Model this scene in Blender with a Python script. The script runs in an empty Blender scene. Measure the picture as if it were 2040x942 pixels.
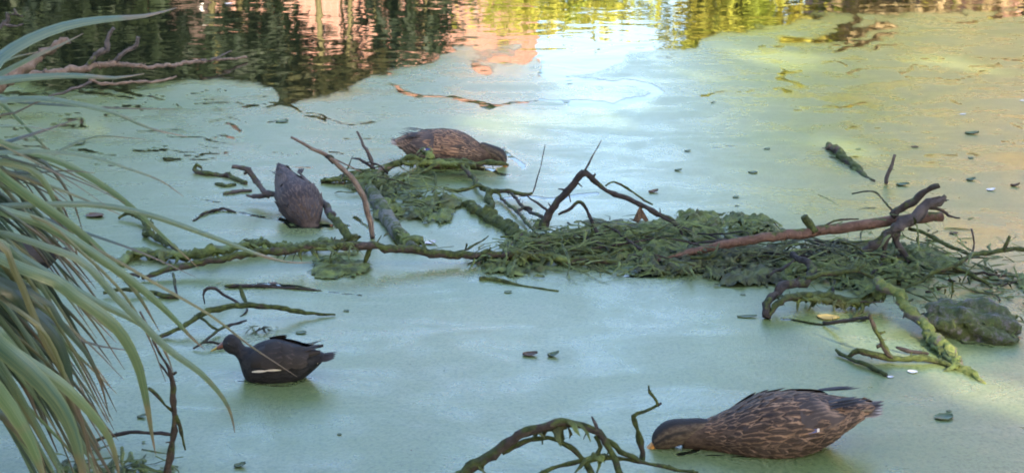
import bpy, math, random
import numpy as np
from mathutils import Vector, Matrix, noise

R = math.radians
random.seed(7)
rng = np.random.default_rng(7)
sc = bpy.context.scene
col = sc.collection

# ------------------------------------------------------------------ camera
H, F, PITCH = 1.45, 3000.0, R(15.3)
cam = bpy.data.cameras.new('camera')
cam.sensor_width = 36.0
cam.lens = F / 2040 * 36.0
cam.clip_start, cam.clip_end = 0.05, 2000
cam.dof.use_dof = True
cam.dof.focus_distance = 5.2
cam.dof.aperture_fstop = 10.0
camo = bpy.data.objects.new('camera', cam)
col.objects.link(camo)
camo.location = (0, 0, H)
camo.rotation_euler = (math.pi / 2 - PITCH, 0, 0)
sc.camera = camo

# ------------------------------------------------------------------ sky, sun, exposure
SUN_EL, SUN_AZ = R(27), R(158)          # azimuth clockwise from +Y: behind the camera, to the right
SUN = Vector((math.sin(SUN_AZ) * math.cos(SUN_EL), math.cos(SUN_AZ) * math.cos(SUN_EL), math.sin(SUN_EL)))
world = bpy.data.worlds.new('World')
sc.world = world
world.use_nodes = True
wn = world.node_tree
wn.nodes.clear()
sky = wn.nodes.new('ShaderNodeTexSky')
sky.sky_type = 'NISHITA'
sky.sun_disc = False
sky.sun_elevation = SUN_EL
sky.sun_rotation = SUN_AZ
sky.air_density, sky.dust_density, sky.ozone_density = 1.0, 4.8, 2.8
bg = wn.nodes.new('ShaderNodeBackground')
bg.inputs['Strength'].default_value = 0.15
wo = wn.nodes.new('ShaderNodeOutputWorld')
wn.links.new(sky.outputs[0], bg.inputs['Color'])
wn.links.new(bg.outputs[0], wo.inputs['Surface'])
sl = bpy.data.lights.new('sun', 'SUN')
sl.energy = 2.5
sl.angle = R(0.53)
sl.color = (1.0, 0.86, 0.66)
so = bpy.data.objects.new('sun', sl)
col.objects.link(so)
so.rotation_euler = (-SUN).to_track_quat('-Z', 'Y').to_euler()
sc.view_settings.view_transform = 'Standard'
sc.view_settings.look = 'None'
sc.view_settings.exposure = 2.84
sc.view_settings.gamma = 1.0
sc.view_settings.use_curve_mapping = False
sc.cycles.use_denoising = True
sc.cycles.filter_width = 1.8
sc.cycles.max_bounces = 8
sc.cycles.transparent_max_bounces = 16
sc.cycles.sample_clamp_indirect = 6.0

# ------------------------------------------------------------------ where things stand
FW = Vector((0, math.cos(PITCH), -math.sin(PITCH)))
UP = Vector((0, math.sin(PITCH), math.cos(PITCH)))
RT = Vector((1, 0, 0))
EYE = Vector((0, 0, H))

def ray(px, py):
    return RT * ((px - 1020) / F) - UP * ((py - 471) / F) + FW

def G(px, py, z=0.0):                    # point on the water (or at height z)
    d = ray(px, py)
    return EYE + d * ((z - H) / d.z)

def rowD(row):
    return G(1020, row).y

def P(px, py, row):                      # point above the water row it stands over
    d = ray(px, py)
    return EYE + d * (rowD(row) / d.y)

def PD(px, py, D):
    d = ray(px, py)
    return EYE + d * (D / d.y)

def mpp(p):                              # metres per photo pixel at p
    return (p - EYE).dot(FW) / F

# ------------------------------------------------------------------ object helpers
def mesh(name, v, f, mat, uv=None, smooth=True, attr=None):
    me = bpy.data.meshes.new(name)
    me.from_pydata([tuple(x) for x in v], [], f)
    if uv is not None:
        l = me.uv_layers.new(name='UVMap')
        idx = np.empty(len(me.loops), dtype=np.int32)
        me.loops.foreach_get('vertex_index', idx)
        l.data.foreach_set('uv', np.asarray(uv, dtype=np.float32)[idx].ravel())
    if attr:
        for k, a in attr.items():
            at = me.attributes.new(k, 'FLOAT', 'POINT')
            at.data.foreach_set('value', np.asarray(a, dtype=np.float32))
    if smooth:
        me.polygons.foreach_set('use_smooth', [True] * len(me.polygons))
    me.materials.append(mat)
    me.update()
    return me

def tag(o, label=None, cat=None, group=None, kind=None):
    if label: o['label'] = label
    if cat: o['category'] = cat
    if group: o['group'] = group
    if kind: o['kind'] = kind
    return o

def thing(name, label, cat, loc=(0, 0, 0), group=None, rot=(0, 0, 0), kind=None):
    o = bpy.data.objects.new(name, None)
    o.empty_display_size = 0.05
    col.objects.link(o)
    o.location = loc
    o.rotation_euler = rot
    return tag(o, label, cat, group, kind)

def part(name, vf, mat, parent=None, uv=None, smooth=True, world=True, kind=None, attr=None):
    """a mesh object; world=True: vf is in world space and is moved to the parent's frame"""
    v, f = vf[0], vf[1]
    if len(vf) > 2 and uv is None: uv = vf[2]
    if parent is not None and world:
        off = Vector(parent.location)
        if parent.parent is not None: off = off + Vector(parent.parent.location)
        v = [Vector(x) - off for x in v]
    o = bpy.data.objects.new(name, mesh(name, v, f, mat, uv, smooth, attr))
    col.objects.link(o)
    if parent is not None: o.parent = parent
    if kind: o['kind'] = kind
    return o

def solo(name, vf, mat, label, cat, group=None, base=None, kind=None, smooth=True, attr=None):
    v = [Vector(x) for x in vf[0]]
    if base is None:
        base = sum(v, Vector()) / len(v); base.z = min(x.z for x in v)
    o = part(name, ([x - base for x in v],) + tuple(vf[1:]), mat, None, smooth=smooth, attr=attr)
    o.location = base
    return tag(o, label, cat, group, kind)

def merge(*vfs):
    V, Fc, U = [], [], []
    has = all(len(x) > 2 for x in vfs)
    for x in vfs:
        n = len(V)
        V += list(x[0]); Fc += [tuple(i + n for i in q) for q in x[1]]
        if has: U += list(x[2])
    return (V, Fc, U) if has else (V, Fc)

# ------------------------------------------------------------------ material helpers
class NT:
    def __init__(s, name):
        s.m = bpy.data.materials.new(name)
        s.m.use_nodes = True
        s.t = s.m.node_tree
        s.t.nodes.clear()
        s.out = s.n('ShaderNodeOutputMaterial')
    def n(s, typ, **kw):
        nd = s.t.nodes.new(typ)
        for k, v in kw.items(): setattr(nd, k, v)
        return nd
    def set(s, sock, v):
        if isinstance(v, bpy.types.NodeSocket): s.t.links.new(v, sock)
        elif isinstance(v, (tuple, list)) and len(v) == 3 and sock.type == 'RGBA': sock.default_value = (*v, 1)
        else: sock.default_value = v
    def coords(s, which='Object', scale=(1, 1, 1)):
        tc = s.n('ShaderNodeTexCoord'); mp = s.n('ShaderNodeMapping')
        s.t.links.new(tc.outputs[which], mp.inputs['Vector'])
        mp.inputs['Scale'].default_value = scale
        return mp.outputs[0]
    def world(s, scale=(1, 1, 1)):
        g = s.n('ShaderNodeNewGeometry'); mp = s.n('ShaderNodeMapping')
        s.t.links.new(g.outputs['Position'], mp.inputs['Vector'])
        mp.inputs['Scale'].default_value = scale
        return mp.outputs[0]
    def noise(s, vec, scale, detail=3, rough=0.55, dist=0.0, out='Fac'):
        nd = s.n('ShaderNodeTexNoise')
        s.set(nd.inputs['Vector'], vec)
        nd.inputs['Scale'].default_value = scale
        nd.inputs['Detail'].default_value = detail
        nd.inputs['Roughness'].default_value = rough
        nd.inputs['Distortion'].default_value = dist
        return nd.outputs[out]
    def ramp(s, fac, a, b, ca=0.0, cb=1.0):
        nd = s.n('ShaderNodeMapRange'); nd.clamp = True
        s.set(nd.inputs[0], fac)
        for i, x in enumerate((a, b, ca, cb)): nd.inputs[i + 1].default_value = x
        return nd.outputs[0]
    def mix(s, fac, a, b):
        nd = s.n('ShaderNodeMix'); nd.data_type = 'RGBA'
        s.set(nd.inputs[0], fac); s.set(nd.inputs[6], a); s.set(nd.inputs[7], b)
        return nd.outputs[2]
    def math(s, op, a, b=0.0):
        nd = s.n('ShaderNodeMath'); nd.operation = op
        s.set(nd.inputs[0], a); s.set(nd.inputs[1], b)
        return nd.outputs[0]
    def bump(s, h, strength=0.5, dist=0.002, nrm=None):
        nd = s.n('ShaderNodeBump')
        s.set(nd.inputs['Height'], h)
        nd.inputs['Strength'].default_value = strength
        nd.inputs['Distance'].default_value = dist
        if nrm is not None: s.set(nd.inputs['Normal'], nrm)
        return nd.outputs[0]
    def bsdf(s, color, rough=0.6, normal=None, ior=1.45, spec=0.5, **kw):
        nd = s.n('ShaderNodeBsdfPrincipled')
        s.set(nd.inputs['Base Color'], color)
        s.set(nd.inputs['Roughness'], rough)
        nd.inputs['IOR'].default_value = ior
        nd.inputs['Specular IOR Level'].default_value = spec
        if normal is not None: s.set(nd.inputs['Normal'], normal)
        for k, v in kw.items(): s.set(nd.inputs[k], v)
        return nd.outputs[0]
    def end(s, sh):
        s.t.links.new(sh, s.out.inputs['Surface']); return s.m

def bark(name, c1, c2, moss=0.0, mosscol=(0.0240, 0.0345, 0.0083), mosscol2=(0.0788, 0.1013, 0.0255), rough=0.75):
    t = NT(name)
    w = t.world()
    n1 = t.noise(w, 35, 5, 0.65)
    c = t.mix(t.ramp(n1, 0.35, 0.65), c1, c2)
    n3 = t.noise(w, 140, 3)
    c = t.mix(t.ramp(n3, 0.45, 0.75, 0, 0.5), c, tuple(x * 0.45 for x in c1))
    if moss > 0:
        g = t.n('ShaderNodeNewGeometry'); sp = t.n('ShaderNodeSeparateXYZ')
        t.t.links.new(g.outputs['Normal'], sp.inputs[0])
        n2 = t.noise(w, 14, 4, 0.7)
        f = t.math('ADD', n2, t.math('MULTIPLY', sp.outputs[2], 0.10))
        f = t.ramp(f, 0.68 - moss * 0.45, 0.76 - moss * 0.45)
        mc = t.mix(t.ramp(t.noise(w, 60, 3), 0.35, 0.65), mosscol, mosscol2)
        c = t.mix(f, c, mc)
    b = t.bump(t.noise(w, 75, 6, 0.75), 1.0, 0.016)
    return t.end(t.bsdf(c, rough, b, spec=0.3))

M = {}
M['bark_dark'] = bark('bark_dark', (0.020, 0.016, 0.016), (0.055, 0.044, 0.040), 0.2)
M['bark_brown'] = bark('bark_brown', (0.085, 0.046, 0.032), (0.185, 0.112, 0.085), 0.14)
M['bark_tan'] = bark('bark_tan', (0.115, 0.078, 0.06), (0.20, 0.15, 0.12), 0.0)
M['bark_grey'] = bark('bark_grey', (0.048, 0.041, 0.042), (0.115, 0.097, 0.096), 0.18)
M['bark_mossy'] = bark('bark_mossy', (0.035, 0.028, 0.022), (0.075, 0.06, 0.045), 0.66)
M['bark_halfmoss'] = bark('bark_halfmoss', (0.034, 0.026, 0.023), (0.09, 0.068, 0.055), 0.44)
M['bark_post'] = bark('bark_post', (0.10, 0.108, 0.095), (0.18, 0.185, 0.165), 0.36)
M['stalk_pale'] = bark('stalk_pale', (0.14, 0.10, 0.08), (0.24, 0.185, 0.15), 0.0)
M['stick_sunlit'] = bark('stick_sunlit', (0.11, 0.09, 0.075), (0.22, 0.185, 0.16), 0.55, (0.09, 0.13, 0.03), (0.2, 0.22, 0.06))  # moss colours brightened and yellowed so the stick looks sunlit

def algae_mat(name, a, b, cc):
    t = NT(name)
    w = t.world()
    c = t.mix(t.ramp(t.noise(w, 22, 4, 0.65), 0.36, 0.62), a, b)
    c = t.mix(t.ramp(t.noise(w, 9, 3), 0.52, 0.72), c, cc)
    bp = t.bump(t.noise(w, 110, 5, 0.75), 1.0, 0.01)
    return t.end(t.bsdf(c, 0.6, bp, spec=0.35))
M['algae'] = algae_mat('algae', (0.0280, 0.0392, 0.0084), (0.125, 0.165, 0.042), (0.0638, 0.0660, 0.0225))
M['algae_brown'] = algae_mat('algae_brown', (0.0144, 0.0160, 0.0072), (0.092, 0.112, 0.038), (0.0360, 0.0336, 0.0176))

def strap_mat(name, green, dark, edge, tip, tipv=0.9):
    t = NT(name)
    uv = t.n('ShaderNodeUVMap'); sp = t.n('ShaderNodeSeparateXYZ')
    t.t.links.new(uv.outputs[0], sp.inputs[0])
    u, v = sp.outputs[0], sp.outputs[1]
    oi = t.n('ShaderNodeObjectInfo')
    cu = t.math('ABSOLUTE', t.math('SUBTRACT', u, 0.5))
    w = t.world()
    c = t.mix(oi.outputs['Random'], green, dark)
    # fine lengthwise veins
    cv = t.n('ShaderNodeCombineXYZ')
    t.t.links.new(u, cv.inputs[0]); t.t.links.new(t.math('MULTIPLY', v, 0.25), cv.inputs[1])
    t.t.links.new(oi.outputs['Random'], cv.inputs[2])
    vein = t.noise(cv.outputs[0], 16, 2, 0.6)
    c = t.mix(t.ramp(vein, 0.38, 0.66, 0, 0.7), c, edge)
    c = t.mix(t.ramp(cu, 0.40, 0.5, 0, 0.75), c, edge)
    blot = t.noise(w, 18, 4, 0.7)
    c = t.mix(t.ramp(blot, 0.6, 0.75, 0, 0.18), c, tip)
    vj = t.math('ADD', v, t.math('MULTIPLY', t.math('SUBTRACT', t.noise(w, 12, 2), 0.5), 0.25))
    c = t.mix(t.ramp(vj, tipv - 0.05, tipv + 0.05), c, tip)
    bp = t.bump(vein, 0.35, 0.0015)
    b = t.bsdf(c, 0.36, bp, spec=0.75)
    tr = t.n('ShaderNodeBsdfTranslucent'); t.set(tr.inputs['Color'], c)
    ms = t.n('ShaderNodeMixShader'); ms.inputs[0].default_value = 0.22
    t.t.links.new(b, ms.inputs[1]); t.t.links.new(tr.outputs[0], ms.inputs[2])
    return t.end(ms.outputs[0])
M['strap'] = strap_mat('strap_leaf', (0.07, 0.125, 0.048), (0.038, 0.085, 0.062), (0.17, 0.205, 0.10), (0.17, 0.12, 0.075), 0.94)
M['strap_dark'] = strap_mat('strap_leaf_dark', (0.022, 0.045, 0.024), (0.02, 0.038, 0.03), (0.045, 0.07, 0.035), (0.09, 0.06, 0.03))
M['strap_dead'] = strap_mat('strap_leaf_dead', (0.085, 0.105, 0.036), (0.085, 0.085, 0.036), (0.16, 0.16, 0.07), (0.10, 0.075, 0.048), 0.88)

def tree_leaf(name, a, b, trans=0.35):
    t = NT(name)
    w = t.world()
    c = t.mix(t.ramp(t.noise(w, 1.6, 3), 0.35, 0.65), a, b)
    c = t.mix(t.ramp(t.noise(w, 14, 2), 0.4, 0.7, 0, 0.6), c, tuple(x * 0.6 for x in a))
    s1 = t.bsdf(c, 0.55, spec=0.3)
    tr = t.n('ShaderNodeBsdfTranslucent'); t.set(tr.inputs['Color'], c)
    ms = t.n('ShaderNodeMixShader'); ms.inputs[0].default_value = trans
    t.t.links.new(s1, ms.inputs[1]); t.t.links.new(tr.outputs[0], ms.inputs[2])
    return t.end(ms.outputs[0])
M['leaf_dark'] = tree_leaf('leaf_dark', (0.018, 0.028, 0.012), (0.03, 0.045, 0.018), 0.1)
M['leaf_mid'] = tree_leaf('leaf_mid', (0.05, 0.085, 0.02), (0.09, 0.12, 0.035))
M['leaf_olive'] = tree_leaf('leaf_olive', (0.06, 0.065, 0.022), (0.12, 0.11, 0.045))
M['leaf_yellow'] = tree_leaf('leaf_yellow', (0.30, 0.37, 0.04), (0.54, 0.46, 0.07), 0.4)
M['leaf_gold'] = tree_leaf('leaf_gold', (0.46, 0.36, 0.17), (0.56, 0.42, 0.24))

def plain(name, c, rough=0.5, spec=0.5, var=0.25, scale=25, bumpd=0.0):
    t = NT(name)
    w = t.coords('Object')
    k = t.mix(t.ramp(t.noise(w, scale, 4), 0.3, 0.7), tuple(x * (1 - var) for x in c), tuple(min(1, x * (1 + var)) for x in c))
    nr = t.bump(t.noise(w, scale * 4, 3), 0.6, bumpd) if bumpd else None
    return t.end(t.bsdf(k, rough, nr, spec=spec))

# ------------------------------------------------------------------ tubes, ribbons, lumps
def catmull(pts, rad, step):
    P0 = [2 * pts[0] - pts[1]] + list(pts) + [2 * pts[-1] - pts[-2]]
    out, ro = [], []
    for i in range(1, len(P0) - 2):
        a, b, c, d = P0[i - 1:i + 3]
        n = max(2, int((c - b).length / step))
        for k in range(n):
            t = k / n
            q = 0.5 * ((2 * b) + (c - a) * t + (2 * a - 5 * b + 4 * c - d) * t * t + (3 * b - a - 3 * c + d) * t ** 3)
            out.append(q); ro.append(rad[i - 1] * (1 - t) + rad[i] * t)
    out.append(pts[-1].copy()); ro.append(rad[-1])
    return out, ro

def tube(pts, rad, sides=7, rough=0.18, jit=0.25, step=0.02, seed=0, taper_end=True, flat=1.0, stubs=0.0):
    pts, rad = catmull([Vector(p) for p in pts], rad, step)
    n = len(pts)
    off = Vector((seed * 3.7, seed * 1.3, 0))
    V, Fc = [], []
    side = None
    for i, (p, r) in enumerate(zip(pts, rad)):
        tg = (pts[min(i + 1, n - 1)] - pts[max(i - 1, 0)])
        tg = tg.normalized() if tg.length > 1e-9 else Vector((0, 1, 0))
        ref = Vector((0, 0, 1)) if abs(tg.z) < 0.9 else Vector((1, 0, 0))
        s = tg.cross(ref).normalized() if side is None else (side - tg * side.dot(tg)).normalized()
        side = s
        u = s.cross(tg)
        q = p + noise.noise_vector(p * 18 + off) * (r * jit) + noise.noise_vector(p * 55 + off) * (r * jit * 0.45)
        for k in range(sides):
            a = 2 * math.pi * k / sides
            dv = s * math.cos(a) + u * (math.sin(a) * flat)
            rr = r * (1 + rough * 1.6 * noise.noise((q + dv * r) * 38 + off) + rough * noise.noise((q + dv * r) * 110 + off))
            V.append(q + dv * rr)
    for i in range(n - 1):
        for k in range(sides):
            a, b = i * sides + k, i * sides + (k + 1) % sides
            Fc.append((a, b, b + sides, a + sides))
    Fc.append(tuple(range(sides - 1, -1, -1)))
    Fc.append(tuple(range((n - 1) * sides, n * sides)))
    if stubs:
        rs = random.Random(seed * 7 + 1)
        L = sum((pts[i + 1] - pts[i]).length for i in range(n - 1))
        for _ in range(int(L * stubs)):
            i = rs.randrange(1, n - 1)
            p, r = pts[i], rad[i]
            tg = (pts[i + 1] - pts[i - 1]).normalized()
            d = (Vector((rs.gauss(0, 1), rs.gauss(0, 1), rs.gauss(0.3, 1))))
            d = (d - tg * d.dot(tg)).normalized() + tg * rs.uniform(-.6, .8)
            ln = rs.uniform(1.3, 2.8) * max(r, 0.003)
            q = p + d.normalized() * ln
            rr = min(r * 0.4, 0.0045) * rs.uniform(.6, 1.2)
            b = len(V)
            s1 = d.orthogonal().normalized(); s2 = d.cross(s1).normalized()
            for c_, w_ in ((p, rr), (q, rr * .4)):
                V += [c_ + s1 * w_, c_ + s2 * w_, c_ - s1 * w_, c_ - s2 * w_]
            Fc += [(b + k, b + (k + 1) % 4, b + 4 + (k + 1) % 4, b + 4 + k) for k in range(4)] + [(b + 4, b + 5, b + 6, b + 7)]
    return V, Fc

def pxpath(pts, rpx):
    """pts: (px, py) on the water or (px, py, row) above it"""
    W = [G(p[0], p[1]) if len(p) == 2 else P(*p) for p in pts]
    if not isinstance(rpx, (list, tuple)): rpx = [rpx] * len(W)
    if len(rpx) != len(W):
        rpx = list(np.interp(np.linspace(0, 1, len(W)), np.linspace(0, 1, len(rpx)), rpx))
    return W, [r * mpp(w) for r, w in zip(rpx, W)]

def strands(path, n, length, r, seed, spread=0.02, droop=0.5, up=0.0, flat=0.45):
    """short drooping weed strands along a path, one mesh"""
    rn = random.Random(seed)
    V, Fc = [], []
    for _ in range(n):
        i = rn.randrange(len(path) - 1); t = rn.random()
        p = path[i].lerp(path[i + 1], t) + Vector((rn.gauss(0, spread), rn.gauss(0, spread), abs(rn.gauss(0, spread * 0.5)) + up))
        a = rn.random() * 6.283
        L = length * rn.uniform(0.5, 1.5)
        d = Vector((math.cos(a), math.sin(a) * 0.8, rn.uniform(-0.3, 0.2)))
        q = [p.copy()]
        for k in range(3):
            d = (d + Vector((rn.gauss(0, 0.35), rn.gauss(0, 0.35), -droop * 0.5))).normalized()
            x = q[-1] + d * L / 3
            x.z = max(x.z, 0.003)
            q.append(x)
        rr = r * rn.uniform(0.5, 1.5)
        b = len(V)
        for k, x in enumerate(q):
            tg = (q[min(k + 1, 3)] - q[max(k - 1, 0)])
            s = Vector((-tg.y, tg.x, 0))
            s = s.normalized() if s.length > 1e-6 else Vector((1, 0, 0))
            w = rr * (1, 1.2, 0.9, 0.2)[k]
            V += [x + s * w, x + Vector((0, 0, w * flat * 1.6)), x - s * w]
        for k in range(3):
            m = b + 3 * k
            Fc += [(m, m + 1, m + 4, m + 3), (m + 1, m + 2, m + 5, m + 4)]
    return V, Fc

def lump(center, rx, ry, rz, seed, amp=0.3, nu=28, nv=14, freq=2.4, fine=0.1):
    V, Fc = [], []
    off = Vector((seed * 5.1, seed * 2.7, seed))
    for j in range(nv + 1):
        th = math.pi * j / nv
        for i in range(nu):
            ph = 2 * math.pi * i / nu
            d = Vector((math.sin(th) * math.cos(ph), math.sin(th) * math.sin(ph), math.cos(th)))
            k = 1 + amp * noise.noise(d * freq + off) + fine * noise.noise(d * freq * 4 + off)
            V.append(Vector(center) + Vector((d.x * rx, d.y * ry, d.z * rz)) * k)
    for j in range(nv):
        for i in range(nu):
            a, b = j * nu + i, j * nu + (i + 1) % nu
            Fc.append((a, a + nu, b + nu, b))
    return V, Fc

# ================================================================== SETTING
def smooth(a, b, x):
    t = np.clip((x - a) / (b - a), 0, 1)
    return t * t * (3 - 2 * t)

# ---- ground: one sheet that dips below the pond
def ground_h(x, y):
    wob = 0.25 * np.sin(x * 0.9 + 1) + 0.2 * np.sin(x * 2.3)
    near = smooth(0.0, 1.6, (2.0 + 0.3 * wob) - y)
    far = smooth(0.0, 2.2, y - (15.2 + wob))
    left = smooth(0.0, 1.6, (-1.75 - 0.62 * np.maximum(y - 3.4, 0) + 0.1 * np.sin(y * 2)) - x)
    right = smooth(0.0, 2.5, x - (2.4 + 0.55 * np.maximum(y - 2.5, 0)))
    b = np.maximum.reduce([near, far, left, right])
    z = -0.55 + b * 0.85
    rough = 0.05 * np.sin(x * 3.1 + y * 1.7) * np.sin(y * 2.9 - x) * b
    return z + rough

ys = np.concatenate([np.array([-400, -150, -60, -30, -20]), np.arange(-14, 20, 0.35), np.array([21, 23, 26, 30, 40, 60, 120, 400])])
xs = np.concatenate([np.array([-400, -150, -60, -30, -20]), np.arange(-13, 13.2, 0.4), np.array([20, 30, 60, 150, 400])])
gx, gy = np.meshgrid(xs, ys)
gz = ground_h(gx, gy)
gv = np.stack([gx, gy, gz], -1).reshape(-1, 3).tolist()
nx = len(xs)
gf = [(j * nx + i, j * nx + i + 1, (j + 1) * nx + i + 1, (j + 1) * nx + i) for j in range(len(ys) - 1) for i in range(nx - 1)]
t = NT('bank_soil')
w = t.world()
c = t.mix(t.ramp(t.noise(w, 0.7, 5), 0.4, 0.6), (0.045, 0.06, 0.02), (0.085, 0.07, 0.04))
c = t.mix(t.ramp(t.noise(w, 9, 4), 0.45, 0.65), c, (0.06, 0.09, 0.025))
M['soil'] = t.end(t.bsdf(c, 0.9, t.bump(t.noise(w, 12, 6), 1, 0.04), spec=0.2))
tag(part('ground', (gv, gf), M['soil']), 'earthy grassy bank around and below the pond', 'ground', kind='structure')

# ---- water
t = NT('pond_water')
w = t.world((1.7, 1.7, 1.0))
n1 = t.noise(w, 1.1, 2, 0.5, 0.5)
n2 = t.noise(w, 3.6, 2, 0.5, 0.4)
hgt = t.math('ADD', t.math('MULTIPLY', n1, 1.0), t.math('MULTIPLY', n2, 0.13))
M['water'] = t.end(t.bsdf((0.008, 0.011, 0.006), 0.035, t.bump(hgt, 1.0, 0.0095), ior=1.333))
wv = [(-13, 0.4, 0), (13, 0.4, 0), (13, 17.5, 0), (-13, 17.5, 0)]
tag(part('water', (wv, [(0, 1, 2, 3)]), M['water'], smooth=False), 'dark still pond water between the duckweed', 'water', kind='structure')

# ---- duckweed film: a sheet just above the water with real openings
def vnoise(x, y, seed):
    xi, yi = np.floor(x).astype(int), np.floor(y).astype(int)
    fx, fy = x - xi, y - yi
    fx, fy = fx * fx * (3 - 2 * fx), fy * fy * (3 - 2 * fy)
    def hsh(a, b):
        h = (a * 374761393 + b * 668265263 + seed * 974634533) & 0xffffffff
        h = ((h ^ (h >> 13)) * 1274126177) & 0xffffffff
        return ((h ^ (h >> 16)) & 0xffff) / 65535.0
    return (hsh(xi, yi) * (1 - fx) + hsh(xi + 1, yi) * fx) * (1 - fy) + (hsh(xi, yi + 1) * (1 - fx) + hsh(xi + 1, yi + 1) * fx) * fy

def fbm(x, y, seed, o=4):
    s, a, tot = 0, 1.0, 0
    for k in range(o):
        s = s + a * vnoise(x * 2 ** k, y * 2 ** k, seed + k); tot += a; a *= 0.5
    return s / tot - 0.5

def seg_dist(px, py, pts, ysc):
    d = np.full(px.shape, 1e9)
    for (x0, y0), (x1, y1) in zip(pts[:-1], pts[1:]):
        ax, ay, bx, by = x0, y0 * ysc, x1, y1 * ysc
        vx, vy = bx - ax, by - ay
        tt = np.clip(((px - ax) * vx + (py * ysc - ay) * vy) / (vx * vx + vy * vy + 1e-9), 0, 1)
        d = np.minimum(d, np.hypot(px - ax - tt * vx, py * ysc - ay - tt * vy))
    return d

BX = [-700, 0, 120, 250, 380, 480, 540, 566, 585, 620, 650, 690, 740, 800, 860, 885, 905, 1000, 1050, 1066, 1085, 1120, 1180, 1236, 1255, 1340, 1385, 1400, 1440, 1500, 1560, 1600, 1700, 1800, 1900, 2040, 2700]
BY = [168, 170, 178, 172, 162, 166, 172, 206, 208, 196, 190, 178, 152, 134, 122, 104, 84, 72, 86, 112, 142, 152, 150, 130, 112, 106, 98, 78, 66, 56, 46, 36, 30, 28, 22, 14, 5]
STREAKS = [ ([(1400, 908), (1470, 913), (1560, 912), (1640, 900)], 2.6), ([(466, 764), (510, 771), (570, 769), (622, 757)], 2.4), ([(562, 440), (590, 456), (640, 456)], 3), ([(840, 338), (920, 342), (980, 338)], 2.5), ([(1850, 655), (1900, 684), (1960, 690), (2020, 676)], 2.6),
    ([(1346, 906), (1378, 897)], 7), ([(1230, 548), (1300, 552)], 4),  # open-water streaks: polyline in photo pixels, half width
    ([(1075, 150), (1130, 165), (1200, 168), (1262, 162), (1318, 178), (1290, 192), (1225, 206), (1150, 204)], 9),
    ([(905, 46), (955, 58)], 9), ([(960, 88), (1005, 80)], 7), ([(1040, 118), (1065, 100)], 12), ([(884, 100), (905, 96)], 6), ([(1000, 16), (1040, 26)], 9), ([(985, 118), (1030, 122)], 6), ([(870, 60), (890, 80)], 6),
    ([(1150, 204), (1080, 196)], 4), ([(1085, 196), (1010, 208), (985, 212)], 3),
    ([(905, 200), (940, 207), (985, 214)], 5),
    ([(485, 212), (508, 206)], 5), ([(530, 216), (560, 206)], 6), ([(520, 194), (545, 192)], 2),
    ([(566, 212), (610, 228), (640, 238), (690, 246), (745, 243)], 2.6), ([(600, 236), (640, 244)], 4), ([(535, 244), (560, 240)], 5),
    ([(770, 168), (805, 172), (830, 186), (870, 190), (900, 194)], 3), ([(808, 178), (842, 186)], 6),
    ([(330, 268), (400, 274), (460, 290)], 2), ([(440, 250), (480, 262)], 2.5), ([(250, 296), (320, 303)], 3),
    ([(300, 302), (370, 300), (450, 308)], 1.6), ([(330, 316), (348, 314)], 5), ([(215, 180), (330, 200)], 3),
    ([(150, 183), (260, 196)], 3), ([(360, 190), (430, 178), (480, 182)], 2), ([(400, 210), (470, 206)], 2),
    ([(1562, 80), (1600, 84), (1640, 78), (1690, 66), (1700, 44)], 12), ([(1690, 78), (1760, 56)], 14), ([(1665, 100), (1730, 92), (1790, 66)], 4),
    ([(1740, 100), (1800, 88)], 3), ([(1560, 160), (1585, 168), (1598, 172)], 5), ([(1560, 180), (1580, 182)], 3), ([(1400, 194), (1440, 190), (1490, 180)], 1.8),
    ([(1540, 140), (1568, 156)], 1.5), ([(1835, 116), (1870, 112)], 2), ([(1790, 146), (1830, 130)], 3), ([(1800, 152), (1900, 160), (1980, 138)], 1.5),
    ([(1690, 150), (1720, 140)], 2), ([(1880, 44), (1950, 44)], 4), ([(1990, 34), (2040, 28)], 8),
    ([(946, 132), (964, 146)], 9), ([(380, 440), (440, 418), (520, 430)], 1.5), ([(560, 440), (620, 452), (680, 455)], 6),
    ([(700, 440), (735, 465)], 6), ([(400, 398), (440, 404)], 3), ([(470, 420), (540, 436)], 2.5),
    ([(1010, 300), (1040, 330)], 7), ([(960, 400), (1080, 395), (1180, 385)], 4), ([(900, 300), (960, 338), (1010, 348)], 3),
    ([(450, 573), (520, 571), (620, 578)], 4), ([(640, 580), (720, 590)], 2),
    ([(1570, 640), (1640, 652), (1720, 640)], 4), ([(1600, 600), (1700, 612)], 5),
    ([(1360, 540), (1440, 552)], 7), 

]
for k in range(70):                      # drifting lines of gaps in the film, upper left and right
    if k % 3:
        x0, y0 = rng.uniform(-100, 800), rng.uniform(175, 330)
    else:
        x0, y0 = rng.uniform(1400, 2100), rng.uniform(90, 330)
    L = rng.uniform(15, 80)
    STREAKS.append(([(x0, y0), (x0 + L * 0.5, y0 + rng.uniform(-5, 5)), (x0 + L, y0 + rng.uniform(-7, 7))], rng.uniform(0.8, 2.2)))
THIN = [  # places where the film is thin and mirrors more: ellipse, strength
    (965, 80, 120, 60, 0.36), (1000, 120, 70, 40, 0.3), (1690, 412, 150, 22, 0.27), (1960, 470, 130, 40, 0.27), (1180, 380, 140, 60, 0.22),
    (1230, 575, 110, 30, 0.22), (1960, 20, 110, 30, 0.25), (1520, 385, 60, 30, 0.2), (2030, 320, 60, 25, 0.22), (690, 560, 130, 20, 0.2), (960, 210, 80, 20, 0.3),
    (1210, 185, 120, 40, 0.22), (1420, 850, 120, 50, 0.15)]
STEP = 3.0
pxs = np.arange(-560, 2600, STEP)
pys = np.concatenate([np.arange(-62, 960, STEP), np.arange(960, 1500, 12)])
PX, PY = np.meshgrid(pxs, pys)
A_, B_ = (PX - 1020) / F, (PY - 471) / F
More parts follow.
